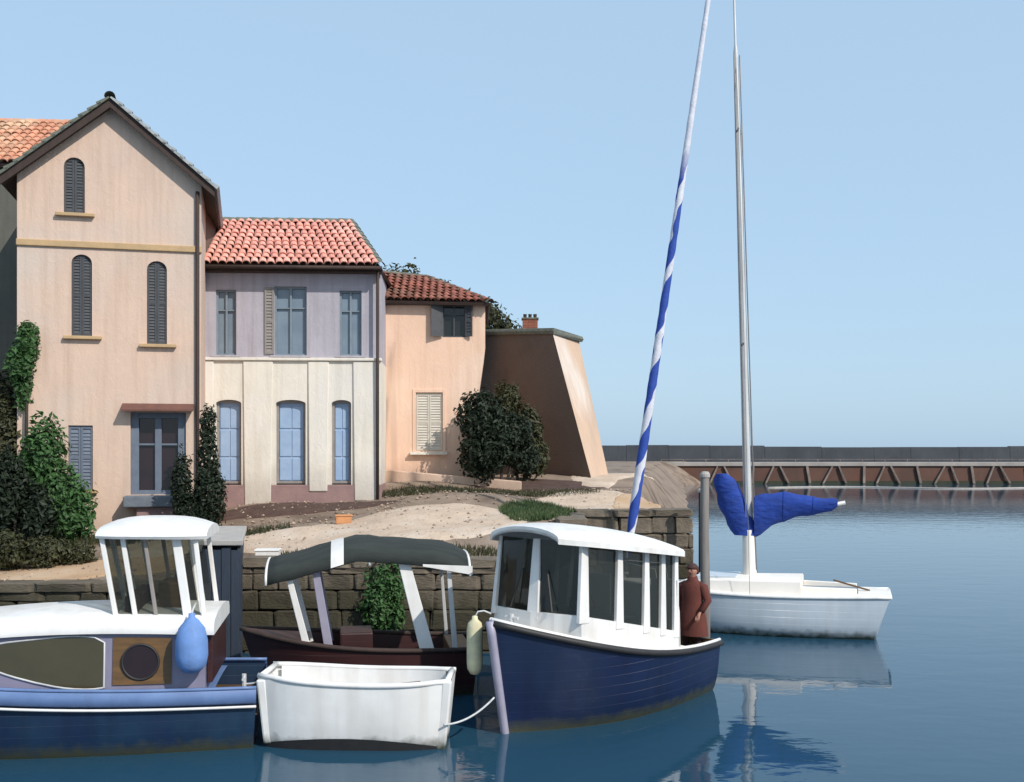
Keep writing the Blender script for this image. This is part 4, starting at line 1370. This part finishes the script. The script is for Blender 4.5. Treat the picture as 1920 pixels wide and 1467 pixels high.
# --- left cabin boat
lb = thing('blue_cabin_boat', 'blue cabin boat with white top, porthole and light blue side strake at left', 'boat', (-4.02, 17.15, 0), R(189))
sheer = lambda u: .86 + .10 * u + .55 * u ** 2.6
rows = hull_rows(7.4, 2.55, sheer, stern=.88, p=2.3, flare=.05, bowflare=.45, rake=.6, keel=.5, nu=34)
boat_hull(lb, rows, [M['left_navy']])
deck_mesh(rows, .03, .03, 3, None).build('deck', M['light_blue'], lb, smooth=True)
deck_mesh(rows, .35, .0, 0, 5, inset=.06).build('cockpit_sole', M['varnish'], lb, smooth=True)
for s_ in (1, -1):
    e_ = edge(rows, s_, .0, .015)
    MB().grid([[p + Vector((0, s_ * .012, .05)) for p in e_], [p + Vector((0, s_ * .045, -.01)) for p in e_], [p + Vector((0, s_ * .045, -.13)) for p in e_], [p + Vector((0, 0, -.16)) for p in e_]]).build('side_strake', M['light_blue'], lb, smooth=True)
    MB().tube([p + Vector((0, s_ * .03, -.20)) for p in e_], .022, 6).build('rub_line', M['white'], lb, smooth=True)
    MB().tube([p + Vector((0, -s_ * .02, .07)) for p in e_], .03, 6).build('toe_rail', M['light_blue'], lb, smooth=True)
def lcab(x):      # half width and roof height of the trunk cabin
    k = (x - .75) / 5.0
    return 1.02 - .22 * max(0, k) ** 2, 1.90 + .10 * math.sin(math.pi * min(1, k * .9)) - .22 * k ** 2
side = []
xs_ = [.75 + 5.0 * i / 20 for i in range(21)]
cb = MB()
for s_ in (1, -1):
    cb.grid([[(x, s_ * (lcab(x)[0] + dw), (.88 + .1 * x / 7.4 + .3 * (x / 7.4) ** 2.6) if q == 0 else lcab(x)[1]) for x in xs_] for q, dw in ((0, .06), (1, 0))])
for x in (.75, 5.75):
    w_, h_ = lcab(x)
    cb.add([(x, -w_ - .06, .86), (x, w_ + .06, .86), (x, w_, h_), (x, -w_, h_)], [(0, 1, 2, 3)])
cb.build('cabin_side', M['cabin_lav'], lb, smooth=True, angle=40)
tp = []
for x in [.62 + 5.25 * i / 20 for i in range(21)]:
    w_, h_ = lcab(min(max(x, .75), 5.75))
    w_ += .09
    tp.append([(x, -w_, h_ - .16), (x, -w_ - .01, h_ - .04), (x, -w_ * .93, h_ + .05), (x, -w_ * .5, h_ + .12), (x, 0, h_ + .14), (x, w_ * .5, h_ + .12), (x, w_ * .93, h_ + .05), (x, w_ + .01, h_ - .04), (x, w_, h_ - .16)])
tm = MB().grid(tp)
tm.add(tp[0], [tuple(range(9))]).add(tp[-1], [tuple(range(9))])
tm.build('cabin_top', M['white'], lb, smooth=True, angle=50)
for s_ in (1, -1):
    yo = lambda x, f: s_ * (lcab(x)[0] + .06 - .06 * f + .02)
    zz = lambda x, f: .93 + (lcab(x)[1] - .93 - .18) * f
    g = MB()
    xx = [2.20 + (4.15 - 2.20) * i / 14 for i in range(15)]
    lo_f = [.08, .06, .06, .07, .09, .12, .16, .20, .25, .30, .36, .43, .51, .60, .72]
    hi_f = [.86, .95, .97, .98, .98, .97, .96, .95, .94, .93, .92, .90, .88, .85, .78]
    g.grid([[(x, yo(x, f), zz(x, f)) for x, f in zip(xx, lo_f)], [(x, yo(x, f), zz(x, f)) for x, f in zip(xx, hi_f)]])
    cw_ = g.build('cabin_window', M['olive_glass'], lb)
    lo_ = [(x, yo(x, f), zz(x, f)) for x, f in zip(xx, lo_f)]
    hi_ = [(x, yo(x, f), zz(x, f)) for x, f in zip(xx, hi_f)]
    MB().tube(lo_ + hi_[::-1] + lo_[:1], .016, 6, caps=False).build('window_rim', M['alu'], cw_, smooth=True)
    pn = MB().grid([[(x, yo(x, .12) + s_ * .004, zz(x, .12)) for x in (1.24, 1.65, 2.08)], [(x, yo(x, .95) + s_ * .004, zz(x, .95)) for x in (1.24, 1.65, 2.08)]]).build('wood_panel', M['varnish'], lb)
    c = Vector((1.68, yo(1.68, .5) + s_ * .01, zz(1.68, .52)))
    ptn = MB().tube([c, c + Vector((0, s_ * .02, 0))], [.245, .245], 28).build('porthole', M['maroon_glass'], lb)
    ri = MB()
    rr_ = []
    for k in range(33):
        a = 2 * math.pi * k / 32
        rr_.append(c + Vector((math.cos(a) * .26, s_ * .015, math.sin(a) * .26)))
    ri.tube(rr_, .02, 6, caps=False).build('porthole_rim', M['black'], ptn, smooth=True)
# wheelhouse
wx0, wx1 = .98, 2.62
for s_ in (1, -1):
    for xb, xt, w_ in ((2.08, 2.30, .07), (1.80, 2.00, .07), (1.50, 1.68, .055), (1.04, 1.22, .13), (.80, .94, .07)):
        MB().bar((xb, s_ * .80, 1.98), (xt, s_ * .76, 3.20), w_, .06, up=(0, 1, 0)).build('wheelhouse_post', M['white'] if w_ != .055 else M['taupe'], lb, bevel=.01)
    MB().add([(2.04, s_ * .78, 2.0), (.86, s_ * .78, 2.0), (1.02, s_ * .745, 3.16), (2.27, s_ * .745, 3.16)], [(0, 1, 2, 3)]).build('window_pane', M['clear_glass'], lb)
MB().add([(2.05, .76, 2.0), (2.05, -.76, 2.0), (2.30, -.73, 3.16), (2.30, .73, 3.16)], [(0, 1, 2, 3)]).build('window_pane', M['clear_glass'], lb)
MB().bar((2.07, 0, 1.98), (2.32, 0, 3.18), .06, .07, up=(1, 0, 0)).build('wheelhouse_post', M['white'], lb)
wr = []
for i in range(11):
    k = i / 10
    x = .76 + 1.62 * k
    hw_ = .96 * (1 - .14 * abs(2 * k - 1) ** 4)
    wr.append([(x, hw_ * math.sin(math.pi / 2 * (2 * j / 10 - 1)), 3.20 + .26 * math.cos(math.pi / 2 * (2 * j / 10 - 1)) ** 1.1 * (1 - .5 * abs(2 * k - 1) ** 3) + .02 * k) for j in range(11)])
wm = MB().grid(wr)
lowr = [[(x, y * .97, 3.15 + .02 * (x - .72)) for x, y, z in r] for r in wr]
wm.grid(lowr, flip=True)
for q in (0, 10):
    wm.grid([[r[q] for r in wr], [r[q] for r in lowr]])
    wm.grid([wr[q], lowr[q]])
wm.build('wheelhouse_roof', M['white'], lb, smooth=True, angle=40)
MB().box(.66, .74, -.95, .95, 1.0, 1.80).build('aft_bulkhead', M['maroon'], lb, bevel=.01)
MB().box(1.2, 1.55, -.35, .35, 1.9, 2.45).build('helm_seat', M['varnish'], lb, bevel=.03)
MB().box(1.78, 1.98, -.7, .7, 1.95, 2.3).build('console', M['dark_wood'], lb, bevel=.03)
bollard(lb, (.2, .9, .9), M['alu'])
fb_ = thing('blue_fender', 'fat light blue fender hung at the aft end of the cabin boat', 'fender', (-4.72, 15.72, 1.22))
MB().lathe([(0, 0), (.12, .02), (.21, .12), (.235, .26), (.23, .48), (.19, .66), (.10, .78), (.05, .82), (.045, .88), (0, .89)], seg=20).build('body', M['fender_blue'], fb_, smooth=True)
MB().tube([(0, 0, .86), (0, .06, .93), (0, .2, 1.0)], .015, 6).build('lanyard', M['rope'], fb_, smooth=True)

# --- sailing boat
sb = thing('white_sailing_boat', 'white sailing boat with tall mast and royal blue sail cover', 'sailboat', (8.88, 26.0, 0), R(180 - 18))
sheer = lambda u: 1.02 - .26 * u + .36 * u ** 2
rows = hull_rows(6.5, 2.35, sheer, stern=.72, p=2.2, flare=.02, bowflare=.35, rake=.7, keel=.35)
rows = [[(x - (.30 * (z / .84) if i == 0 else 0) * 0 + (-.30 * max(0, z) * (1 - i / 6) if i < 6 else 0), y, z) for x, y, z in r] for i, r in enumerate(rows)]
boat_hull(sb, rows, [M['pale_hull']])
deck_mesh(rows, .0, .07, 0, None, inset=0).build('deck', M['white_deck'], sb, smooth=True)
for s_ in (1, -1):
    MB().tube(edge(rows, s_, -.01, .0), .04, 8).build('toe_rail', M['white'], sb, smooth=True)
MB().tube([rows[0][0], rows[0][-1]], .04, 8).build('transom_rail', M['white'], sb, smooth=True)
bt = [Vector((r[j][0], r[j][1] + .006, .07)) for r in rows for j in (7,)]
# coachroof
cr_ = []
for i in range(15):
    k = i / 14
    x = 1.75 + 3.0 * k
    hw_ = .82 * (1 - .45 * k ** 2.4)
    h_ = 1.05 + .26 * min(1, (1 - k) * 5) * (1 - .25 * k)
    b_ = sheer(x / 6.5) + .02
    cr_.append([(x, -hw_ - .06, b_), (x, -hw_, h_), (x, -hw_ * .55, h_ + .08), (x, 0, h_ + .11), (x, hw_ * .55, h_ + .08), (x, hw_, h_), (x, hw_ + .06, b_)])
cm = MB().grid(cr_)
cm.add(cr_[0], [tuple(range(7))]).add(cr_[-1], [tuple(range(7))])
cm.build('coachroof', M['white_deck'], sb, smooth=True, angle=35)
MB().box(3.3, 4.3, -.5, .5, 1.22, 1.38).build('hatch', M['pale_hull'], sb, bevel=.03)
for s_ in (1, -1):
    for x in (2.1, 2.75, 3.4):
        MB().add([(x, s_ * .86 * (1 - .45 * ((x - 1.75) / 3) ** 2.4), 1.06), (x + .4, s_ * .86 * (1 - .45 * ((x - 1.35) / 3) ** 2.4), 1.06), (x + .4, s_ * .835 * (1 - .45 * ((x - 1.35) / 3) ** 2.4), 1.12), (x, s_ * .835 * (1 - .45 * ((x - 1.75) / 3) ** 2.4), 1.12)], [(0, 1, 2, 3)]).build('cabin_light', M['grey_stone'], sb)
    MB().hexa([(.45, s_ * .62, 1.0), (1.75, s_ * .72, .95), (1.75, s_ * .62, .95), (.45, s_ * .52, 1.0), (.45, s_ * .60, 1.18), (1.75, s_ * .70, 1.2), (1.75, s_ * .62, 1.2), (.45, s_ * .52, 1.18)]).build('cockpit_coaming', M['white_deck'], sb, bevel=.02)
MB().box(.42, 1.74, -.50, .50, 1.06, 1.09).build('cockpit_sole', M['grey_shutter'], sb)
MB().bar((.15, 0, 1.08), (1.0, .12, 1.32), .05, .04).build('tiller', M['varnish'], sb)
mx_, mz = 3.02, 19.6
lean = .028
mpt = lambda z: Vector((mx_ + lean * (z - 1.2) * .95, 0, z))
mb = MB().tube([mpt(z) for z in (1.15, 2.2, 3.2, 6, 10, 13.5, 14.6, 14.8, mz)], [.14, .13, .11, .098, .085, .068, .058, .03, .024], 14, flat=.8)
mb.build('mast', M['alu'], sb, smooth=True, angle=50)
MB().tube([mpt(1.12), mpt(1.9), mpt(2.5)], [.175, .165, .15], 14).build('mast_collar', M['white_deck'], sb, smooth=True, angle=50)
for dy, dx in ((.13, .05), (-.13, -.03), (.05, -.17)):
    MB().tube([mpt(1.5) + Vector((dx, dy, 0)), mpt(14.5) + Vector((dx * .6, dy * .6, 0))], .016, 5).build('halyard', M['wire'], sb)
for z, wd in ((7.2, .34), (12.6, .28)):
    MB().tube([mpt(z) + Vector((-.05, -wd, 0)), mpt(z), mpt(z) + Vector((-.05, wd, 0))], [.02, .03, .02], 6).build('spreader', M['alu'], sb, smooth=True)
# boom with its cover, going aft
cv = []
for i in range(15):
    k = i / 14
    x = mx_ - .12 - 2.0 * k
    z = 3.02 + .10 * math.sin(k * 5) + .30 * k
    rz_ = (.44 * (1 - k) ** 1.3 + .17) * (1 + .06 * math.sin(k * 21)) * (1 if k < .93 else .6)
    ry_ = .20 * (1 - .4 * k)
    cv.append([(x, ry_ * math.cos(2 * math.pi * q / 14), z - .12 * (1 - k) + rz_ * math.sin(2 * math.pi * q / 14) * (1 if math.sin(2 * math.pi * q / 14) < 0 else .75)) for q in range(15)])
cmm = MB().grid(cv)
cmm.add(cv[0], [tuple(range(15))]).add(cv[-1], [tuple(range(15))])
cmm.build('sail_cover', M['sail_blue'], sb, smooth=True)
for k_ in (5, 10):
    MB().tube([(x, y * 1.04, 3.0 + (z - 3.0) * 1.03) for x, y, z in cv[k_]], .009, 5, caps=False).build('sail_tie', M['sail_blue'], sb, smooth=True)
MB().tube([(mx_, 0, 2.74), (mx_ - 2.3, 0, 3.22)], .05, 10).build('boom', M['alu'], sb, smooth=True)
fc = []
for i in range(13):
    k = i / 12
    z = 2.36 + 1.55 * k
    w0 = .38 * math.sin(math.pi * min(1, .25 + k * .60)) ** .8 * (1 if k < .96 else .7)
    cxx = mx_ + .10 + .60 * k
    fc.append([(cxx + w0 * math.cos(2 * math.pi * q / 12) * (1 + .08 * math.sin(k * 17 + q)), .16 * math.sin(2 * math.pi * q / 12), z) for q in range(13)])
fm = MB().grid(fc)
fm.add(fc[0], [tuple(range(13))]).add(fc[-1], [tuple(range(13))])
fm.build('staysail_bag', M['sail_blue'], sb, smooth=True)
# furled headsail on the forestay: blue strip winding round white cloth
tack, head = Vector((6.25, 0, 1.15)), mpt(19.2) + Vector((.1, 0, 0))
MB().tube([tack + Vector((0, 0, -.1)), head], .02, 6).build('forestay', M['wire'], sb)
n, seg = 260, 14
hv, hf, huv = [], [], []
for i in range(n + 1):
    k = i / n
    p = tack.lerp(head, .03 + .90 * k)
    r = (.05 + .085 * (1 - k) ** .8) * (.45 + .55 * min(1, k * 14)) * (1 if k < .98 else .4)
    r *= 1 + .10 * noise.noise(Vector((k * 60, 0, 0)))
    for q in range(seg + 1):
        a = 2 * math.pi * q / seg
        hv.append((p.x + math.cos(a) * r, p.y + math.sin(a) * r, p.z))
for i in range(n):
    for q in range(seg):
        a = i * (seg + 1) + q
        hf.append((a, a + 1, a + seg + 2, a + seg + 1))
hme = bpy.data.meshes.new('furled_headsail')
hme.from_pydata(hv, [], hf)
uvl = hme.uv_layers.new(name='wrap')
for lp in hme.loops:
    uvl.data[lp.index].uv = ((lp.vertex_index % (seg + 1)) / seg, (lp.vertex_index // (seg + 1)) / n)
hm = mat('furled_blue_and_white_sailcloth', (.70, .70, .74), (.58, .58, .66), 3, .8, .5, 14)
N, L = hm.node_tree.nodes, hm.node_tree.links
cloth = N['Principled BSDF'].inputs['Base Color'].links[0].from_socket
uvn = N.new('ShaderNodeUVMap'); uvn.uv_map = 'wrap'
sx_ = N.new('ShaderNodeSeparateXYZ'); L.new(uvn.outputs[0], sx_.inputs[0])
mm_ = N.new('ShaderNodeMath'); mm_.operation = 'MULTIPLY'; mm_.inputs[1].default_value = -9.0; L.new(sx_.outputs['Y'], mm_.inputs[0])
ad = N.new('ShaderNodeMath'); ad.operation = 'ADD'; L.new(sx_.outputs['X'], ad.inputs[0]); L.new(mm_.outputs[0], ad.inputs[1])
nz = N.new('ShaderNodeTexNoise'); nz.noise_dimensions = '1D'; nz.inputs['Scale'].default_value = 11; L.new(sx_.outputs['Y'], nz.inputs['W'])
a2 = N.new('ShaderNodeMath'); a2.operation = 'MULTIPLY_ADD'; a2.inputs[1].default_value = 1.3; L.new(nz.outputs['Fac'], a2.inputs[0]); L.new(ad.outputs[0], a2.inputs[2])
fr = N.new('ShaderNodeMath'); fr.operation = 'FRACT'; L.new(a2.outputs[0], fr.inputs[0])
st_ = N.new('ShaderNodeMapRange'); st_.inputs['From Min'].default_value = .62; st_.inputs['From Max'].default_value = .66; L.new(fr.outputs[0], st_.inputs['Value'])
up_ = N.new('ShaderNodeMapRange'); up_.inputs['From Min'].default_value = .60; up_.inputs['From Max'].default_value = .66; L.new(sx_.outputs['Y'], up_.inputs['Value'])
mxx = N.new('ShaderNodeMath'); mxx.operation = 'MAXIMUM'; L.new(st_.outputs[0], mxx.inputs[0]); L.new(up_.outputs[0], mxx.inputs[1])
mxc = N.new('ShaderNodeMixRGB'); mxc.inputs['Color1'].default_value = (.022, .065, .33, 1)
L.new(mxx.outputs[0], mxc.inputs['Fac']); L.new(cloth, mxc.inputs['Color2'])
L.new(mxc.outputs[0], N['Principled BSDF'].inputs['Base Color'])
hme.materials.append(hm)
hme.shade_smooth()
link('furled_headsail', hme, sb)
MB().lathe([(0, -.12), (.11, -.12), (.13, -.02), (.05, .0), (.05, .12), (.12, .13), (.12, .17), (0, .17)], tuple(tack), 14).build('furling_drum', M['alu'], sb, smooth=True, angle=40)
for s_ in (1, -1):
    MB().tube([(mx_ - .1, s_ * 1.08, .9), mpt(7.2) + Vector((-.05, s_ * .34, 0)), mpt(12.6) + Vector((-.05, s_ * .28, 0)), mpt(14.5)], .006, 4).build('shroud', M['wire'], sb)
for s_ in (1, -1):
    MB().tube([(5.2, s_ * .75, .98), (5.3, s_ * .72, 1.5), (6.2, s_ * .25, 1.6), (6.3, 0, 1.6)], .016, 6).build('pulpit_rail', M['alu'], sb, smooth=True)


# ------------------------------------------------------------------ ropes
def rope(label, a, b, sag, r=.016):
    a, b = Vector(a), Vector(b)
    pts = []
    for i in range(17):
        k = i / 16
        p = a.lerp(b, k)
        p.z -= sag * 4 * k * (1 - k)
        pts.append(p)
    return tag(MB().tube(pts, r, 6).build('mooring_rope', M['rope'], smooth=True), label, 'rope')


rope('slack pale rope from the tender to the navy boat bow', (-1.02, 15.95, .40), (-.28, 16.75, .62), .10)
rope('pale rope stretched from the cabin boat stern to the tender', (-4.1, 16.25, .95), (-3.74, 16.2, 1.06), .04)


# ------------------------------------------------------------------ the person at the stern of the navy boat
pe = thing('person', 'person in a long maroon coat standing at the stern of the navy boat', 'person', (3.42, 20.24, .48), R(-38))
pe.scale = (1.07, 1.07, 1.05)
P, E_, RD = [], [], []


def jt(p, r, parent=None):
    P.append(p); RD.append(r)
    if parent is not None: E_.append((parent, len(P) - 1))
    return len(P) - 1


pel = jt((0, 0, .94), .135)
bel = jt((0, .0, 1.10), .125, pel)
che = jt((0, .01, 1.30), .15, bel)
upc = jt((0, .015, 1.42), .10, che)
nk = jt((0, .01, 1.51), .058, upc)
hd0 = jt((0, -.01, 1.585), .075, nk)
hd1 = jt((0, -.005, 1.665), .098, hd0)
hd2 = jt((0, 0, 1.735), .075, hd1)
nose = jt((0, -.118, 1.645), .014, hd1)
for s_ in (-1, 1):
    ear = jt((s_ * .10, .01, 1.65), .018, hd1)
    hip = jt((s_ * .10, 0, .86), .105, pel)
    kn = jt((s_ * .12, -.03, .48), .065, hip)
    an = jt((s_ * .12, .02, .09), .045, kn)
    he = jt((s_ * .125, -.03, .045), .045, an)
    to = jt((s_ * .14, -.18, .03), .035, he)
    shd = jt((s_ * .17, .015, 1.40), .07, upc)
    elb = jt((s_ * .28, .04, 1.13), .046, shd)
    wr_ = jt((s_ * .22, -.13, .93), .030, elb)
    pa = jt((s_ * .215, -.17, .88), .032, wr_)
    for q, (dx, ln) in enumerate(((-.03, .075), (-.010, .085), (.011, .08), (.03, .065))):
        f0 = jt((s_ * (.215 + dx), -.195, .855), .0105, pa)
        f1 = jt((s_ * (.215 + dx * 1.1), -.205 - ln * .35, .855 - ln * .5), .009, f0)
        jt((s_ * (.215 + dx * 1.1), -.20 - ln * .30, .855 - ln), .008, f1)
    t0 = jt((s_ * .175, -.165, .875), .012, pa)
    jt((s_ * .165, -.20, .845), .010, t0)
me = bpy.data.meshes.new('body')
me.from_pydata(P, E_, [])
bo = bpy.data.objects.new('tmp_body', me); col.objects.link(bo)
md = bo.modifiers.new('skin', 'SKIN'); md.use_smooth_shade = True
for v, r in zip(me.skin_vertices[0].data, RD): v.radius = (r, r)
me.skin_vertices[0].data[0].use_root = True
bo.modifiers.new('sub', 'SUBSURF').render_levels = 1
bo.modifiers['sub'].levels = 1
dg = bpy.context.evaluated_depsgraph_get(); dg.update()
bme = bpy.data.meshes.new_from_object(bo.evaluated_get(dg))
bpy.data.objects.remove(bo)
bme.name = 'body'
bme.materials.clear()
for m_ in (M['skin'], M['trousers'], M['black'], M['jacket']): bme.materials.append(m_)
for f in bme.polygons:
    c = f.center
    f.material_index = 3 if .95 < c.z < 1.49 else (0 if c.z > 1.4 or abs(c.x) > .165 and c.z > .7 else (2 if c.z < .12 else 1))
bme.shade_smooth()
link('body', bme, pe)
coat = MB()
rws = []
for z, rx, ry, cy_ in ((.50, .30, .21, .0), (.70, .28, .20, .0), (.85, .255, .18, .0), (1.0, .215, .155, .0), (1.12, .195, .145, .005), (1.28, .215, .155, .01), (1.38, .225, .135, .015), (1.44, .185, .115, .015), (1.49, .10, .095, .015), (1.55, .085, .085, .012), (1.56, .07, .07, .01)):
    rws.append([(rx * math.cos(2 * math.pi * k / 20), cy_ + ry * math.sin(2 * math.pi * k / 20) * (1 + .03 * math.sin(k * 3 + z * 9)), z) for k in range(21)])
coat.grid(rws)
for s_ in (-1, 1):
    coat.tube([(s_ * .13, .015, 1.42), (s_ * .205, .02, 1.37), (s_ * .285, .04, 1.13), (s_ * .235, -.11, .955)], [.06, .088, .07, .058], 12)
coat.build('coat', M['jacket'], pe, smooth=True)
hr = MB()
rws = []
for i in range(9):
    a = math.pi / 2 * i / 8 * 1.25
    rr_ = .112 * math.sin(a + .001)
    rws.append([(rr_ * math.cos(2 * math.pi * k / 18) * .98, .018 + rr_ * math.sin(2 * math.pi * k / 18) * 1.08 - (0), 1.675 + .118 * math.cos(a) + (.055 if math.sin(2 * math.pi * k / 18) < -.3 and i > 5 else -.05 * max(0, math.sin(2 * math.pi * k / 18)) * (i / 8) ** 2)) for k in range(19)])
hr.grid(rws)
hr.build('hair', M['hair'], pe, smooth=True)
for s_ in (-1, 1):
    MB().lathe([(0, -.012), (.010, -.006), (.012, 0), (.010, .006), (0, .012)], (s_ * .036, -.093, 1.672), 8).build('eye', M['black'], pe, smooth=True)
MB().bar((-.025, -.088, 1.602), (.025, -.088, 1.602), .012, .012).build('mouth', M['lintel'], pe)
